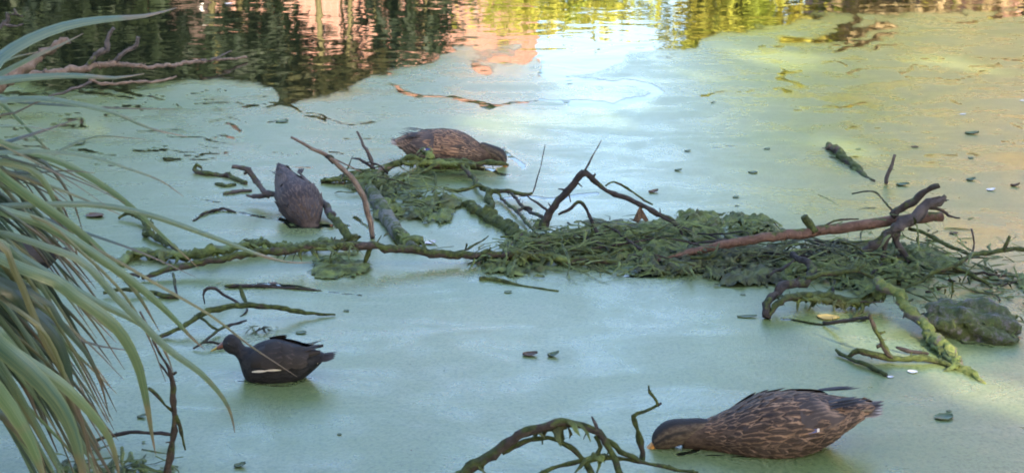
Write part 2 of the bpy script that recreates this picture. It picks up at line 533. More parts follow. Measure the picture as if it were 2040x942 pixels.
DX, DY, DZ = A_, math.cos(PITCH) - B_ * math.sin(PITCH), -math.sin(PITCH) - B_ * math.cos(PITCH)
TT = -H / DZ
WX, WY = DX * TT, DY * TT
bound = np.interp(PX, BX, BY)
wv1 = fbm(WX * 1.6, WY * 0.9, 11) * 1.0
wv2 = fbm(WX * 6, WY * 3, 23)
ps = (PY + 350) / 850.0                  # larger on screen when nearer
cover = 0.5 + np.clip((PY - bound + wv2 * 44 * ps + fbm(WX * 1.5, WY * 1.1, 61) * 40 * ps) / 34.0, -0.8, 0.5)
wx_ = PX + fbm(WX * 5, WY * 2.5, 31) * 60
wy_ = PY + fbm(WX * 5, WY * 2.5, 47) * 22
for pts, hw in STREAKS:
    x0, x1 = min(p[0] for p in pts) - 60, max(p[0] for p in pts) + 60
    y0, y1 = min(p[1] for p in pts) - 40, max(p[1] for p in pts) + 40
    sl_ = (slice(np.searchsorted(pys, y0), np.searchsorted(pys, y1)), slice(np.searchsorted(pxs, x0), np.searchsorted(pxs, x1)))
    d = seg_dist(wx_[sl_], wy_[sl_], pts, 1.6)
    cover[sl_] -= 0.75 * np.exp(-(d / (hw * 1.35)) ** 2)
for (ex, ey, rx, ry, st) in THIN:
    q = ((PX - ex) / rx) ** 2 + ((PY - ey) / ry) ** 2
    cover -= st * np.exp(-q)
cover -= 0.06 * smooth(0.1, 0.3, fbm(WX * 2.2, WY * 2.2, 77) + 0.1)
ridge = 1 - np.abs(fbm(WX * 2.6 + wv2, WY * 1.5, 91) * 5)     # thin wrinkles in the film
cover -= 0.22 * smooth(0.75, 1.0, ridge) * smooth(420, 180, PY) * (0.4 + 0.6 * smooth(0.0, 0.15, wv1))
keep = cover > 0.06
nX, nY = len(pxs), len(pys)
kf = keep[:-1, :-1] | keep[1:, :-1] | keep[:-1, 1:] | keep[1:, 1:]
gh = ground_h(WX, WY)
kf &= (gh[:-1, :-1] < 0.1)
jj, ii = np.nonzero(kf)
a = jj * nX + ii
quads = np.stack([a, a + nX, a + nX + 1, a + 1], -1)
used, inv = np.unique(quads.ravel(), return_inverse=True)
quads = inv.reshape(-1, 4)
zz = 0.0012 + 0.0010 * fbm(WX * 7, WY * 7, 5)
DV = np.stack([WX, WY, zz], -1).reshape(-1, 3)[used]
me = bpy.data.meshes.new('duckweed')
me.vertices.add(len(DV)); me.vertices.foreach_set('co', DV.astype(np.float32).ravel())
me.loops.add(quads.size); me.loops.foreach_set('vertex_index', quads.astype(np.int32).ravel())
me.polygons.add(len(quads))
me.polygons.foreach_set('loop_start', np.arange(0, quads.size, 4, dtype=np.int32))
me.polygons.foreach_set('loop_total', np.full(len(quads), 4, dtype=np.int32))
me.update(calc_edges=True)
me.polygons.foreach_set('use_smooth', [True] * len(quads))
at = me.attributes.new('cover', 'FLOAT', 'POINT')
at.data.foreach_set('value', cover.reshape(-1)[used].astype(np.float32))

t = NT('duckweed_film')
w = t.world()
an = t.n('ShaderNodeAttribute'); an.attribute_name = 'cover'
cv = an.outputs['Fac']
fine = t.noise(t.world((0.8, 0.5, 1)), 34, 3, 0.55)
edge = t.math('ADD', cv, t.math('MULTIPLY', t.math('SUBTRACT', fine, 0.5), 0.42))
mask = t.ramp(edge, 0.35, 0.54)
big = t.noise(w, 0.9, 4, 0.6)
mid = t.noise(t.world((0.8, 0.5, 1)), 7, 4, 0.6)
grain = t.noise(w, 240, 2, 0.6)
c = t.mix(t.ramp(big, 0.35, 0.65), (0.086, 0.124, 0.036), (0.134, 0.160, 0.062))
streak = t.noise(t.world((0.45, 1.0, 1)), 3.2, 6, 0.7, 0.9)
c = t.mix(t.ramp(mid, 0.4, 0.7, 0, 0.7), c, (0.118, 0.142, 0.066))
c = t.mix(t.ramp(streak, 0.5, 0.72, 0, 0.6), c, (0.15, 0.168, 0.10))
crumb = t.noise(t.world((1, 0.7, 1)), 95, 3, 0.7)
c = t.mix(t.ramp(crumb, 0.46, 0.66, 0, 0.75), c, (0.035, 0.062, 0.016))
c = t.mix(t.ramp(grain, 0.52, 0.75, 0, 0.6), c, (0.16, 0.20, 0.085))
rg = t.ramp(t.math('ADD', t.math('ADD', cv, t.math('MULTIPLY', t.math('SUBTRACT', streak, 0.5), -1.9)), t.math('MULTIPLY', t.math('SUBTRACT', mid, 0.5), 0.9)), 0.45, 1.1, 0.13, 0.36)
nrm = t.bump(t.noise(t.world((0.8, 1.3, 1)), 8, 3, 0.55), 0.6, 0.0034)
nrm = t.bump(crumb, 0.5, 0.0022, nrm)
nrm = t.bump(grain, 0.4, 0.0012, nrm)
film = t.bsdf(c, rg, nrm, ior=1.5, spec=0.58)
tr = t.n('ShaderNodeBsdfTransparent')
ms = t.n('ShaderNodeMixShader')
t.set(ms.inputs[0], mask); t.t.links.new(tr.outputs[0], ms.inputs[1]); t.t.links.new(film, ms.inputs[2])
M['duckweed'] = t.end(ms.outputs[0])
me.materials.append(M['duckweed'])
dwo = bpy.data.objects.new('duckweed', me)
col.objects.link(dwo)
tag(dwo, 'pale green duckweed film covering the pond', 'duckweed', kind='stuff')

# ================================================================== FAR BANK (seen mirrored in the water) and the trees that shade the pond
def brick_mat(name, c1, c2, mortar):
    t = NT(name)
    b = t.n('ShaderNodeTexBrick')
    tc = t.coords('Object')
    rot = t.n('ShaderNodeVectorRotate'); rot.rotation_type = 'X_AXIS'; rot.inputs['Angle'].default_value = math.pi / 2
    t.set(rot.inputs['Vector'], tc); t.set(b.inputs['Vector'], rot.outputs[0])
    b.inputs['Scale'].default_value = 1.0
    b.inputs['Brick Width'].default_value = 0.225; b.inputs['Row Height'].default_value = 0.075
    b.inputs['Mortar Size'].default_value = 0.008
    t.set(b.inputs['Color1'], c1); t.set(b.inputs['Color2'], c2); t.set(b.inputs['Mortar'], mortar)
    return t.end(t.bsdf(b.outputs[0], 0.85, t.bump(b.outputs['Fac'], -0.5, 0.004), spec=0.2))
M['brick'] = brick_mat('brick', (0.30, 0.135, 0.095), (0.35, 0.18, 0.125), (0.31, 0.26, 0.22))
M['roof_tile'] = plain('roof_tile', (0.16, 0.09, 0.075), 0.8, 0.2, 0.4, 6)
M['white_paint'] = plain('white_paint', (0.8, 0.8, 0.78), 0.4, 0.4, 0.04)
M['glass'] = plain('window_glass', (0.03, 0.035, 0.045), 0.06, 0.6, 0.1)
M['door_paint'] = plain('door_paint', (0.07, 0.045, 0.035), 0.4, 0.4, 0.1)

def box(x0, x1, y0, y1, z0, z1):
    v = [Vector((x, y, z)) for x in (x0, x1) for y in (y0, y1) for z in (z0, z1)]
    f = [(0, 1, 3, 2), (4, 6, 7, 5), (0, 4, 5, 1), (2, 3, 7, 6), (0, 2, 6, 4), (1, 5, 7, 3)]
    return v, f

def house(x0, x1, y, depth, eave, label, wins, door=None):
    h = thing('brick_house', label, 'house', ((x0 + x1) / 2, y, 0.25))
    # front wall built round its openings
    holes = list(wins) + ([door] if door else [])
    ex = sorted({x0, x1} | {v for w_ in holes for v in (w_[0], w_[1])})
    ez = sorted({0.2, eave} | {v for w_ in holes for v in (w_[2], w_[3])})
    pcs = []
    for xa, xb in zip(ex[:-1], ex[1:]):
        for za, zb in zip(ez[:-1], ez[1:]):
            cx_, cz_ = (xa + xb) / 2, (za + zb) / 2
            if any(w_[0] < cx_ < w_[1] and w_[2] < cz_ < w_[3] for w_ in holes): continue
            pcs.append(([Vector((xa, y, za)), Vector((xb, y, za)), Vector((xb, y, zb)), Vector((xa, y, zb))], [(0, 1, 2, 3)]))
    xm, rz = (x0 + x1) / 2, eave + 1.3
    side = [Vector((x0, y, 0.2)), Vector((x0, y + depth, 0.2)), Vector((x0, y + depth, eave)), Vector((x0, y + depth / 2, rz)), Vector((x0, y, eave))]
    side2 = [Vector((x1, p.y, p.z)) for p in side]
    pcs += [(side, [(0, 1, 2, 3, 4)]), (side2, [(4, 3, 2, 1, 0)])]
    pcs.append(([Vector((x0, y + depth, 0.2)), Vector((x1, y + depth, 0.2)), Vector((x1, y + depth, eave)), Vector((x0, y + depth, eave))], [(3, 2, 1, 0)]))
    part('wall', merge(*pcs), M['brick'], h, smooth=False)
    o_ = 0.35
    sl_ = (rz - eave) / (depth / 2)
    rv = []
    for dz in (0.06, 0.2):
        for xx in (x0 - o_, x1 + o_):
            rv += [Vector((xx, y - o_, eave - o_ * sl_ + dz)), Vector((xx, y + depth / 2, rz + dz)), Vector((xx, y + depth + o_, eave - o_ * sl_ + dz))]
    rf = part('roof', (rv, [(0, 1, 4, 3), (1, 2, 5, 4), (6, 9, 10, 7), (7, 10, 11, 8), (0, 3, 9, 6), (2, 8, 11, 5), (0, 6, 7, 1), (1, 7, 8, 2), (3, 4, 10, 9), (4, 5, 11, 10)]), M['roof_tile'], h, smooth=False)
    part('chimney', box(x1 - 1.6, x1 - 0.9, y + depth / 2 - 0.35, y + depth / 2 + 0.35, rz - 0.3, rz + 1.0), M['brick'], rf, smooth=False)
    for (a, b, c0, d0) in wins:
        f = 0.07
        fr = merge(box(a, a + f, y + 0.03, y + 0.12, c0, d0), box(b - f, b, y + 0.03, y + 0.12, c0, d0), box(a + f, b - f, y + 0.03, y + 0.12, c0, c0 + f),
                   box(a + f, b - f, y + 0.03, y + 0.12, d0 - f, d0), box((a + b) / 2 - 0.03, (a + b) / 2 + 0.03, y + 0.03, y + 0.12, c0 + f, d0 - f))
        wd = part('window', fr, M['white_paint'], h, smooth=False)
        part('pane', box(a + f, b - f, y + 0.06, y + 0.08, c0 + f, d0 - f), M['glass'], wd, smooth=False).location = (0, 0, 0)
        part('sill', box(a - 0.06, b + 0.06, y - 0.08, y - 0.003, c0 - 0.09, c0 - 0.004), M['white_paint'], wd, smooth=False)
    if door:
        a, b, c0, d0 = door
        dr = part('door', box(a, b, y + 0.05, y + 0.1, c0, d0), M['door_paint'], h, smooth=False)
        part('handle', box(b - 0.16, b - 0.1, y + 0.01, y + 0.048, 1.2, 1.32), M['white_paint'], dr, smooth=False)
    return h

house(-9.5, -2.55, 25.0, 5.0, 3.3, 'sunlit orange brick house mirrored in the dark water at upper left',
      [(-7.9, -6.7, 1.4, 2.6)], (-5.9, -5.0, 0.3, 2.3))
gw = thing('garden_wall', 'tall sunlit brick garden wall mirrored left of the bright sky gap', 'wall', (-1.05, 25.1, 0.2))
part('brickwork', box(-2.5, 0.42, 25.1, 25.35, 0.2, 2.9), M['brick'], gw, smooth=False)
part('coping', box(-2.53, 0.46, 25.06, 25.39, 2.903, 2.99), M['roof_tile'], gw, smooth=False)
house(5.4, 12.5, 21.0, 7.0, 6.4, 'sunlit orange brick house mirrored at the right edge of the pond',
      [(9.4, 10.5, 1.3, 2.6), (9.4, 10.5, 3.9, 5.1)], (11.2, 12.1, 0.3, 2.4))

def leaf_cards(centers, size, rn, drop=None, vert=0.0):
    V, Fc = [], []
    for c in centers:
        if drop is not None and drop(c): continue
        n = Vector((rn.gauss(0, 1), rn.gauss(0, 1), rn.gauss(0, 1) * (1 - vert))).normalized()
        u = n.orthogonal().normalized()
        u = (u * math.cos(rn.random() * 6.28) + n.cross(u) * math.sin(rn.random() * 6.28)).normalized()
        if vert > 0.5: u = Vector((u.x * 0.3, u.y * 0.3, -1)).normalized()
        v_ = n.cross(u)
        v_ = v_.normalized() if v_.length > 1e-6 else Vector((1, 0, 0))
        s = size * rn.uniform(0.6, 1.4)
        b = len(V)
        V += [c - u * s, c + v_ * s * 0.45 + n * s * 0.12, c + u * s, c - v_ * s * 0.45 + n * s * 0.12]
        Fc += [(b, b + 1, b + 2), (b, b + 2, b + 3)]
    return V, Fc

def tree(name, label, x, y, height, rx, rz, leafmat, n, size, seed, z0=None, cat='tree', group=None, drop=None, barkm='bark_dark', crown_lo=0.25, vert=0.0, ry=None):
    rn = random.Random(seed)
    g = float(ground_h(np.array(x), np.array(y))) if z0 is None else z0
    base = Vector((x, y, g - 0.05))
    ry = ry or rx
    o = thing(name, label, cat, base, group)
    top = base + Vector((rn.uniform(-.3, .3), rn.uniform(-.3, .3), height * 0.8))
    trunk = [base, base.lerp(top, 0.35) + Vector((rn.uniform(-.15, .15), 0, 0)), base.lerp(top, 0.7) + Vector((rn.uniform(-.2, .2), 0, 0)), top]
    rb = height * 0.022 + 0.03
    tv = tube(trunk, [rb, rb * 0.8, rb * 0.5, rb * 0.15], 8, 0.12, 0.1, 0.3, seed)
    limbs, cl = [], []
    cz = height * (1 + crown_lo) / 2
    hz = height * (1 - crown_lo) / 2
    nl = 9
    for k in range(nl):
        a = 6.283 * k / nl + rn.uniform(-.3, .3)
        f = rn.uniform(crown_lo * 0.8, 0.7)
        s = base.lerp(top, min(f / 0.8, 0.95))
        e = base + Vector((math.cos(a) * rx * rn.uniform(.45, .85), math.sin(a) * ry * rn.uniform(.45, .85), min(height * 0.95, s.z - base.z + rn.uniform(0.1, 0.5) * hz)))
        m_ = s.lerp(e, 0.5) + Vector((0, 0, 0.1 * height * rn.random()))
        limbs.append(tube([s, m_, e], [rb * 0.45, rb * 0.3, rb * 0.1], 5, 0.1, 0.1, 0.3, seed + k))
        cl.append(e)
    part('trunk', merge(tv, *limbs), M[barkm], o)
    for _ in range(34):
        d = Vector((rn.gauss(0, 1), rn.gauss(0, 1), rn.gauss(0, 1))).normalized() * rn.random() ** 0.4
        cl.append(base + Vector((d.x * rx * 0.85, d.y * ry * 0.85, cz + d.z * hz * 0.88)))
    cs = []
    for _ in range(n):
        c = rn.choice(cl); sp = 0.26
        p = c + Vector((rn.gauss(0, rx * sp), rn.gauss(0, ry * sp), rn.gauss(0, hz * sp * 0.8)))
        if p.z > base.z + 0.15: cs.append(p)
    part('crown', leaf_cards(cs, size, rn, drop, vert), M[leafmat], o, smooth=False)
    return o

# dark evergreens, upper left
tree('evergreen_tree', 'dark evergreen tree mirrored at the far upper left corner', -9.5, 18.2, 6.5, 2.2, 3, 'leaf_dark', 5000, 0.16, 31, crown_lo=0.02)
tree('evergreen_tree', 'dark evergreen bush mirrored behind the bare dead branch', -6.2, 17.6, 4.6, 1.7, 3, 'leaf_dark', 8000, 0.15, 32, crown_lo=0.02)
tree('evergreen_tree', 'dark evergreen bush mirrored left of the orange brick patches', -4.35, 17.0, 3.0, 1.05, 3, 'leaf_dark', 7000, 0.12, 33, crown_lo=0.02)
tree('evergreen_bush', 'low dark evergreen bush mirrored nearest the dead branch tip', -5.3, 16.7, 2.1, 1.1, 3, 'leaf_dark', 4200, 0.11, 34, crown_lo=0.0, cat='bush')
# weeping olive shrubs with upright stems in front of the house
def stem_clump(label, x, y, n, w_, h, seed, mat1, mat2, leafn, lo=.25):
    rn = random.Random(seed)
    g = float(ground_h(np.array(x), np.array(y)))
    base = Vector((x, y, max(g, -0.1) - 0.03))
    o = thing('stem_shrub', label, 'shrub', base)
    cs = []
    for k in range(n):
        p = base + Vector((rn.uniform(-w_, w_), rn.uniform(-.5, .5), 0))
        top = p + Vector((rn.gauss(0, .12), rn.gauss(0, .15), h * rn.uniform(.6, 1.0)))
        r_ = rn.uniform(.012, .05)
        part('stem', tube([p, p.lerp(top, .5) + Vector((rn.gauss(0, .05), 0, 0)), top], [r_, r_ * .8, r_ * .3], 5, .1, .1, .25, seed + k), M[mat1], o)
        for _ in range(leafn):
            q = p.lerp(top, rn.uniform(lo, 1)); cs.append(q + Vector((rn.gauss(0, .24), rn.gauss(0, .18), rn.gauss(0, .16))))
    part('foliage', leaf_cards(cs, 0.11, rn, None, 0.25), M[mat2], o, smooth=False)
M['stem_olive'] = bark('stem_olive', (0.13, 0.12, 0.05), (0.24, 0.2, 0.09), 0.1)
stem_clump('tall olive stemmed shrub mirrored between the orange brick patches', -3.2, 16.9, 4, 0.5, 1.9, 41, 'stem_olive', 'leaf_dark', 330, .2)
stem_clump('broad olive stemmed shrub mirrored just behind the duckweed edge', -2.3, 17.1, 5, 0.6, 2.4, 42, 'stem_olive', 'leaf_olive', 260, .42)
stem_clump('low dark leafed shrub mirrored right of the widest brick patch', -1.15, 16.6, 5, 0.4, 1.2, 43, 'stem_olive', 'leaf_dark', 90)
# low growth below the bright gap
tree('low_bush', 'low yellow green bush mirrored below the bright sky gap', 0.65, 18.4, 0.72, 1.1, 1, 'leaf_yellow', 1800, 0.07, 51, crown_lo=0.05, cat='bush')
# sunlit yellow-green trees to the right of the gap
tree('willow_tree', 'sunlit yellow green bushy tree mirrored right of the bright sky gap', 2.8, 18.0, 1.75, 0.85, 3, 'leaf_yellow', 4200, 0.085, 61, crown_lo=0.03, vert=0.3)
tree('willow_tree', 'taller yellow green tree mirrored beside the blue sky flecks', 4.5, 19.4, 4.2, 1.5, 3, 'leaf_yellow', 5200, 0.12, 62, crown_lo=0.08, vert=0.3)
tree('autumn_bush', 'golden brown bush mirrored at the upper right of the pond', 4.6, 17.6, 1.5, 0.9, 1, 'leaf_gold', 2600, 0.08, 63, crown_lo=0.05, cat='bush')
tree('willow_tree', 'golden green tree mirrored in the upper right corner', 6.4, 18.6, 3.4, 1.3, 3, 'leaf_gold', 3800, 0.11, 64, crown_lo=0.06, vert=0.3)
tree('garden_tree', 'green garden tree behind the sunlit brick house at left', -3.0, 36.0, 7.5, 3.0, 3, 'leaf_mid', 5000, 0.22, 65)

# tall trees behind the viewer: the pond lies in their shade, with small gaps that let the sun through
GAPS = [(G(1872, 694, 0.03), 0.20), (G(1905, 726, 0.02), 0.20), (G(1050, 240), 0.16), (G(1200, 186), 0.22), (G(985, 262), 0.13), (G(1560, 118), 0.22),
        (G(1930, 130), 0.2), (G(1720, 300), 0.14), (G(1630, 290), 0.16), (G(1190, 232), 0.13),
        (G(200, 255), 0.12), (G(1350, 150), 0.16)]
GP = np.array([list(g[0]) for g in GAPS]); GR = np.array([g[1] for g in GAPS]); SV = np.array(list(SUN))
def sun_gap(c):
    d = np.array(list(c)) - GP
    k = d @ SV
    e = d - k[:, None] * SV
    return bool((np.einsum('ij,ij->i', e, e) < (GR + 0.12) ** 2).any())
SHT = [(-4.6, -5.6), (-0.6, -6.4), (3.3, -5.6), (7.2, -6.6), (11.0, -5.8), (-8.4, -6.6)]
SHL = ['tall shade tree furthest to the left behind the viewer', 'tall shade tree straight behind the viewer', 'tall shade tree behind the viewer to the right',
       'second tall shade tree to the right behind the viewer', 'tall shade tree furthest to the right behind the viewer', 'tall shade tree at the left end of the row behind the viewer']
for k, (tx, ty) in enumerate(SHT):
    tree('shade_tree', SHL[k], tx, ty, 11.0, 2.7, 4, 'leaf_mid', 9000, 0.27, 80 + k, group='tall trees behind the viewer', drop=sun_gap, crown_lo=0.16, ry=2.2)

# ================================================================== BRANCHES AND STICKS IN THE POND
SEED = [100]
def nseed():
    SEED[0] += 1
    return SEED[0]

def branch(name, label, mat, stem, r, twigs=(), moss=(), cat='branch', sides=8, rough=0.2, stemname='stem', step=0.012, group=None, kink=0.8):
    """stem/twigs: photo points (+ the water row they hang over); twigs: (pts, radii, material); moss: (pts, radius px, strands)"""
    W, rr = pxpath(stem, r)
    base = min(W, key=lambda q: q.z).copy()
    o = thing(name, label, cat, base, group)
    part(stemname, tube(W, rr, sides, rough * 1.4, kink, step, nseed(), stubs=9 if rough > 0.1 else 2), M[mat], o)
    for (pts, r2, m2) in twigs:
        w2, q2 = pxpath(pts, r2)
        part('twig', tube(w2, q2, 6, rough * 1.4, 0.9, step, nseed(), stubs=9), M[m2], o)
    for (pts, rm, ns) in moss:
        w3, q3 = pxpath(pts, rm)
        wd, rd = catmull(w3, q3, 0.03)
        sv = tube(w3, q3, 9, 0.55, 0.7, 0.012, nseed(), flat=0.75)
        st = strands(wd, ns // 2, 0.045, 0.006, nseed(), spread=max(rd) * 0.7, droop=0.9)
        part('moss', merge(sv, st), M['algae'], o, kind='stuff')
    return o

branch('fallen_branch', 'long thin moss-clad branch lying across the pond from left to centre', 'bark_halfmoss',
       [(283, 554, 560), (330, 538, 553), (420, 518, 545), (520, 504, 540), (640, 491, 532), (740, 488, 530), (830, 500, 528), (930, 508, 527), (1020, 506, 526), (1110, 514, 527), (1240, 524, 531)],
       [4, 6, 7.5, 8, 8, 8.5, 8.5, 8, 8, 8, 6],
       twigs=[([(737, 492, 530), (731, 508, 530), (726, 524, 530)], [5, 6, 3], 'bark_mossy'), ([(278, 552, 560), (262, 546, 556), (244, 548, 556)], [3, 3, 2], 'bark_dark'),
              ([(345, 545, 566), (350, 575, 585), (354, 592, 594)], [3, 3, 2], 'bark_dark'), ([(1140, 512, 527), (1180, 530, 534), (1215, 545, 546)], [4, 3, 2], 'bark_mossy')],
       moss=[([(228, 530, 534), (262, 508, 518), (300, 506, 516), (360, 512, 524)], [9, 13, 11, 8], 60), ([(330, 508, 522), (400, 504, 520), (460, 492, 512), (525, 480, 502)], [9, 13, 11, 8], 90),
             ([(500, 484, 504), (590, 490, 506), (660, 480, 500), (708, 476, 496)], [9, 10, 13, 9], 90), ([(560, 500, 536), (700, 490, 532)], [5, 5], 40),
             ([(1010, 508, 526), (1060, 510, 526), (1130, 516, 528)], [9, 10, 8], 60)])
tag(part('moss', tube(*pxpath([(655, 430, 478), (680, 452, 490), (700, 474, 498)], [6, 9, 10]), 8, 0.4, 0.5, 0.012, 3), M['bark_mossy'], bpy.data.objects['fallen_branch']), None)

branch('fallen_log', 'smooth reddish brown pole resting on the weed heap at right', 'bark_brown',
       [(1290, 524, 531), (1400, 497, 530), (1500, 477, 526), (1600, 465, 522), (1700, 451, 517), (1800, 438, 514), (1878, 431, 512)], [5, 8, 9.5, 10.5, 10.5, 10.5, 10],
       twigs=[([(1618, 458, 521), (1606, 440, 520), (1600, 428, 520)], [9, 9, 8], 'bark_mossy'), ([(1640, 452, 521), (1670, 438, 519), (1710, 436, 518)], [2, 2.2, 1.5], 'bark_dark')], cat='log', sides=12, rough=0.07, kink=0.3)

branch('crossed_branch', 'dark forked branch crossing over the end of the brown pole', 'bark_grey',
       [(1716, 508, 520), (1752, 478, 524), (1800, 444, 524), (1850, 409, 522), (1868, 404, 522), (1884, 390, 522)], [9, 11, 11.5, 11, 9, 4],
       twigs=[([(1778, 428, 520), (1820, 398, 518), (1846, 380, 518), (1870, 370, 518)], [8, 7, 6, 5], 'bark_dark'), ([(1784, 458, 524), (1786, 482, 524), (1800, 504, 524), (1814, 522, 526)], [9, 7, 6, 5], 'bark_grey'),
              ([(1774, 464, 524), (1764, 492, 524), (1758, 518, 524)], [6, 5, 4], 'bark_grey'), ([(1848, 413, 522), (1878, 418, 522), (1890, 430, 524), (1912, 434, 524)], [4, 3, 3, 1.5], 'bark_dark'),
              ([(1784, 430, 518), (1762, 400, 510), (1738, 382, 500), (1698, 386, 492)], [2, 2.2, 2, 1.5], 'bark_dark'), ([(1858, 398, 522), (1872, 392, 522), (1886, 400, 522)], [4, 3, 2], 'bark_dark')])

branch('arched_branch', 'dark bent branch arching high above the weed heap in the centre', 'bark_dark',
       [(1084, 458, 474), (1088, 432, 474), (1100, 412, 474), (1126, 388, 474), (1141, 368, 474), (1160, 350, 474), (1178, 353, 474), (1202, 376, 474), (1225, 388, 474), (1262, 400, 475), (1296, 419, 476), (1336, 438, 478), (1376, 466, 482)],
       [10, 9, 7, 7, 7, 7, 6, 5, 5.5, 5, 5.5, 5, 5],
       twigs=[([(1160, 350, 474), (1180, 312, 474), (1198, 280, 474)], [2.4, 1.6, 1.0], 'bark_grey'), ([(1206, 370, 474), (1222, 362, 472), (1250, 376, 470), (1284, 398, 470), (1300, 408, 472)], [2, 2.4, 2.6, 2.6, 1.5], 'bark_mossy'),
              ([(1112, 428, 476), (1132, 416, 477), (1157, 402, 478), (1172, 424, 480), (1184, 448, 484), (1206, 492, 496)], [3, 3.4, 4, 3.6, 4, 4], 'bark_dark'),
              ([(1300, 420, 476), (1350, 452, 482), (1362, 474, 484)], [3, 3, 2], 'bark_dark'), ([(1132, 378, 474), (1112, 376, 474)], [3, 1], 'bark_dark'), ([(1132, 386, 474), (1137, 402, 476)], [2, 1], 'bark_grey'),
              ([(1175, 352, 474), (1188, 348, 474)], [3, 1.5], 'bark_dark'), ([(1098, 424, 475), (1066, 402, 470), (1048, 388, 466)], [3, 2.4, 1.6], 'bark_dark'),
              ([(1100, 415, 474), (1092, 404, 474)], [3, 1], 'bark_dark')])

branch('mossy_spray', 'spray of mossy twigs in front of the farther feeding duck', 'bark_mossy',
       [(640, 362, 366), (690, 352, 362), (745, 346, 358), (785, 326, 352), (820, 314, 350), (850, 322, 350), (900, 324, 350), (950, 327, 350), (985, 325, 350), (1014, 329, 350)], [4, 6, 7, 7, 6, 6, 7, 6, 6, 3],
       twigs=[([(762, 366, 372), (800, 352, 366), (836, 342, 360), (886, 324, 351)], [5, 5.5, 5, 4], 'bark_mossy'), ([(918, 326, 351), (944, 356, 368), (962, 376, 388), (1010, 382, 398), (1046, 388, 402), (1062, 384, 402)], [4, 4.5, 5, 5, 4, 3], 'bark_halfmoss'),
              ([(884, 378, 388), (926, 378, 390), (948, 368, 388), (968, 377, 390)], [4, 4, 3.6, 3.6], 'bark_mossy'), ([(975, 380, 392), (976, 398, 400), (980, 414, 416)], [7, 8, 5], 'bark_mossy'),
              ([(990, 384, 394), (1010, 406, 412), (1032, 424, 434), (1064, 462, 470)], [3, 3.4, 3.6, 3.6], 'bark_halfmoss'), ([(1018, 384, 398), (1042, 412, 424), (1052, 420, 432), (1086, 436, 462)], [3.4, 3.4, 3.4, 4], 'bark_dark'),
              ([(1030, 424, 434), (1046, 414, 430), (1060, 418, 432)], [3, 3, 3], 'bark_dark'), ([(745, 330, 352), (724, 290, 352), (711, 262, 352)], [4, 3, 2], 'bark_grey'), ([(748, 338, 356), (720, 318, 354), (700, 316, 352)], [3, 3, 1.5], 'bark_dark'),
              ([(785, 326, 352), (760, 340, 356), (738, 352, 362)], [4, 5, 3], 'bark_tan'), ([(1062, 384, 402), (1075, 340, 402), (1086, 288, 402)], [1.6, 1.1, 0.7], 'bark_grey')],
       moss=[([(650, 358, 366), (700, 356, 366), (750, 348, 362)], [6, 9, 7], 60), ([(800, 322, 352), (880, 326, 352), (950, 330, 352)], [6, 9, 6], 50), ([(850, 300, 348), (858, 316, 350)], [5, 11], 26), ([(930, 318, 350), (918, 326, 350)], [4, 7], 14)])

branch('reed_stalk', 'pale dry reed stalk leaning left between two ducks', 'stalk_pale',
       [(742, 474, 476), (737, 440, 476), (722, 390, 476), (694, 348, 476), (656, 314, 476), (618, 294, 476), (579, 273, 476)], [5, 6, 6, 5.5, 4.5, 3.5, 2.5],
       twigs=[([(656, 314, 476), (690, 328, 470), (722, 344, 462)], [2, 1.5, 1], 'stalk_pale'), ([(650, 310, 476), (658, 318, 476), (664, 326, 476)], [5, 7, 4], 'bark_dark')], cat='stalk', rough=0.06, kink=0.3, stemname='stalk')

branch('bottom_branch', 'brown arching branch rising from the water at the bottom edge', 'bark_halfmoss',
       [(900, 966, 975), (940, 934, 970), (985, 900, 965), (1040, 864, 962), (1085, 846, 960), (1116, 838, 960), (1150, 848, 960), (1190, 861, 960), (1206, 882, 962), (1222, 908, 966), (1240, 948, 975)], [12, 12, 11, 10, 9, 9, 8, 8, 7, 7, 6],
       twigs=[([(1000, 902, 964), (1046, 882, 962), (1078, 874, 961), (1106, 872, 960), (1134, 888, 961), (1158, 910, 963), (1172, 928, 966), (1182, 950, 974)], [4, 5, 5, 5, 5, 5, 6, 7], 'bark_mossy'),
              ([(1070, 948, 975), (1120, 926, 966), (1160, 916, 964), (1210, 912, 962), (1262, 918, 960), (1320, 928, 958), (1390, 942, 958)], [4, 4, 5, 5, 4, 4, 3], 'bark_mossy'),
              ([(1192, 860, 960), (1186, 846, 960), (1178, 830, 960)], [4, 4, 2], 'bark_grey'), ([(1184, 866, 960), (1194, 888, 961), (1190, 912, 963)], [5, 6, 5], 'bark_mossy'),
              ([(1206, 876, 962), (1238, 896, 961), (1258, 908, 961), (1272, 918, 961)], [6, 6, 5, 5], 'bark_mossy'), ([(1330, 926, 957), (1350, 936, 957), (1384, 936, 957)], [3, 3, 2], 'bark_mossy')],
       moss=[([(1060, 862, 961), (1100, 850, 960), (1130, 848, 960)], [4, 7, 5], 20), ([(1136, 836, 960), (1140, 846, 960)], [4, 6], 8), ([(1180, 908, 963), (1200, 912, 962)], [7, 7], 16), ([(915, 952, 972), (960, 920, 967)], [8, 9], 24)])

branch('zigzag_twig', 'thin zigzag twig standing upright left of the nearest duck', 'bark_mossy',
       [(1278, 918, 930), (1279, 900, 930), (1275, 866, 930), (1262, 827, 930), (1284, 821, 930), (1310, 806, 930), (1303, 792, 930), (1294, 782, 930), (1292, 768, 930)], [6, 6, 6, 4, 3.4, 3.4, 3, 3.4, 2],
       twigs=[([(1308, 806, 930), (1318, 802, 930)], [3, 1.6], 'bark_dark')], cat='twig', rough=0.3)

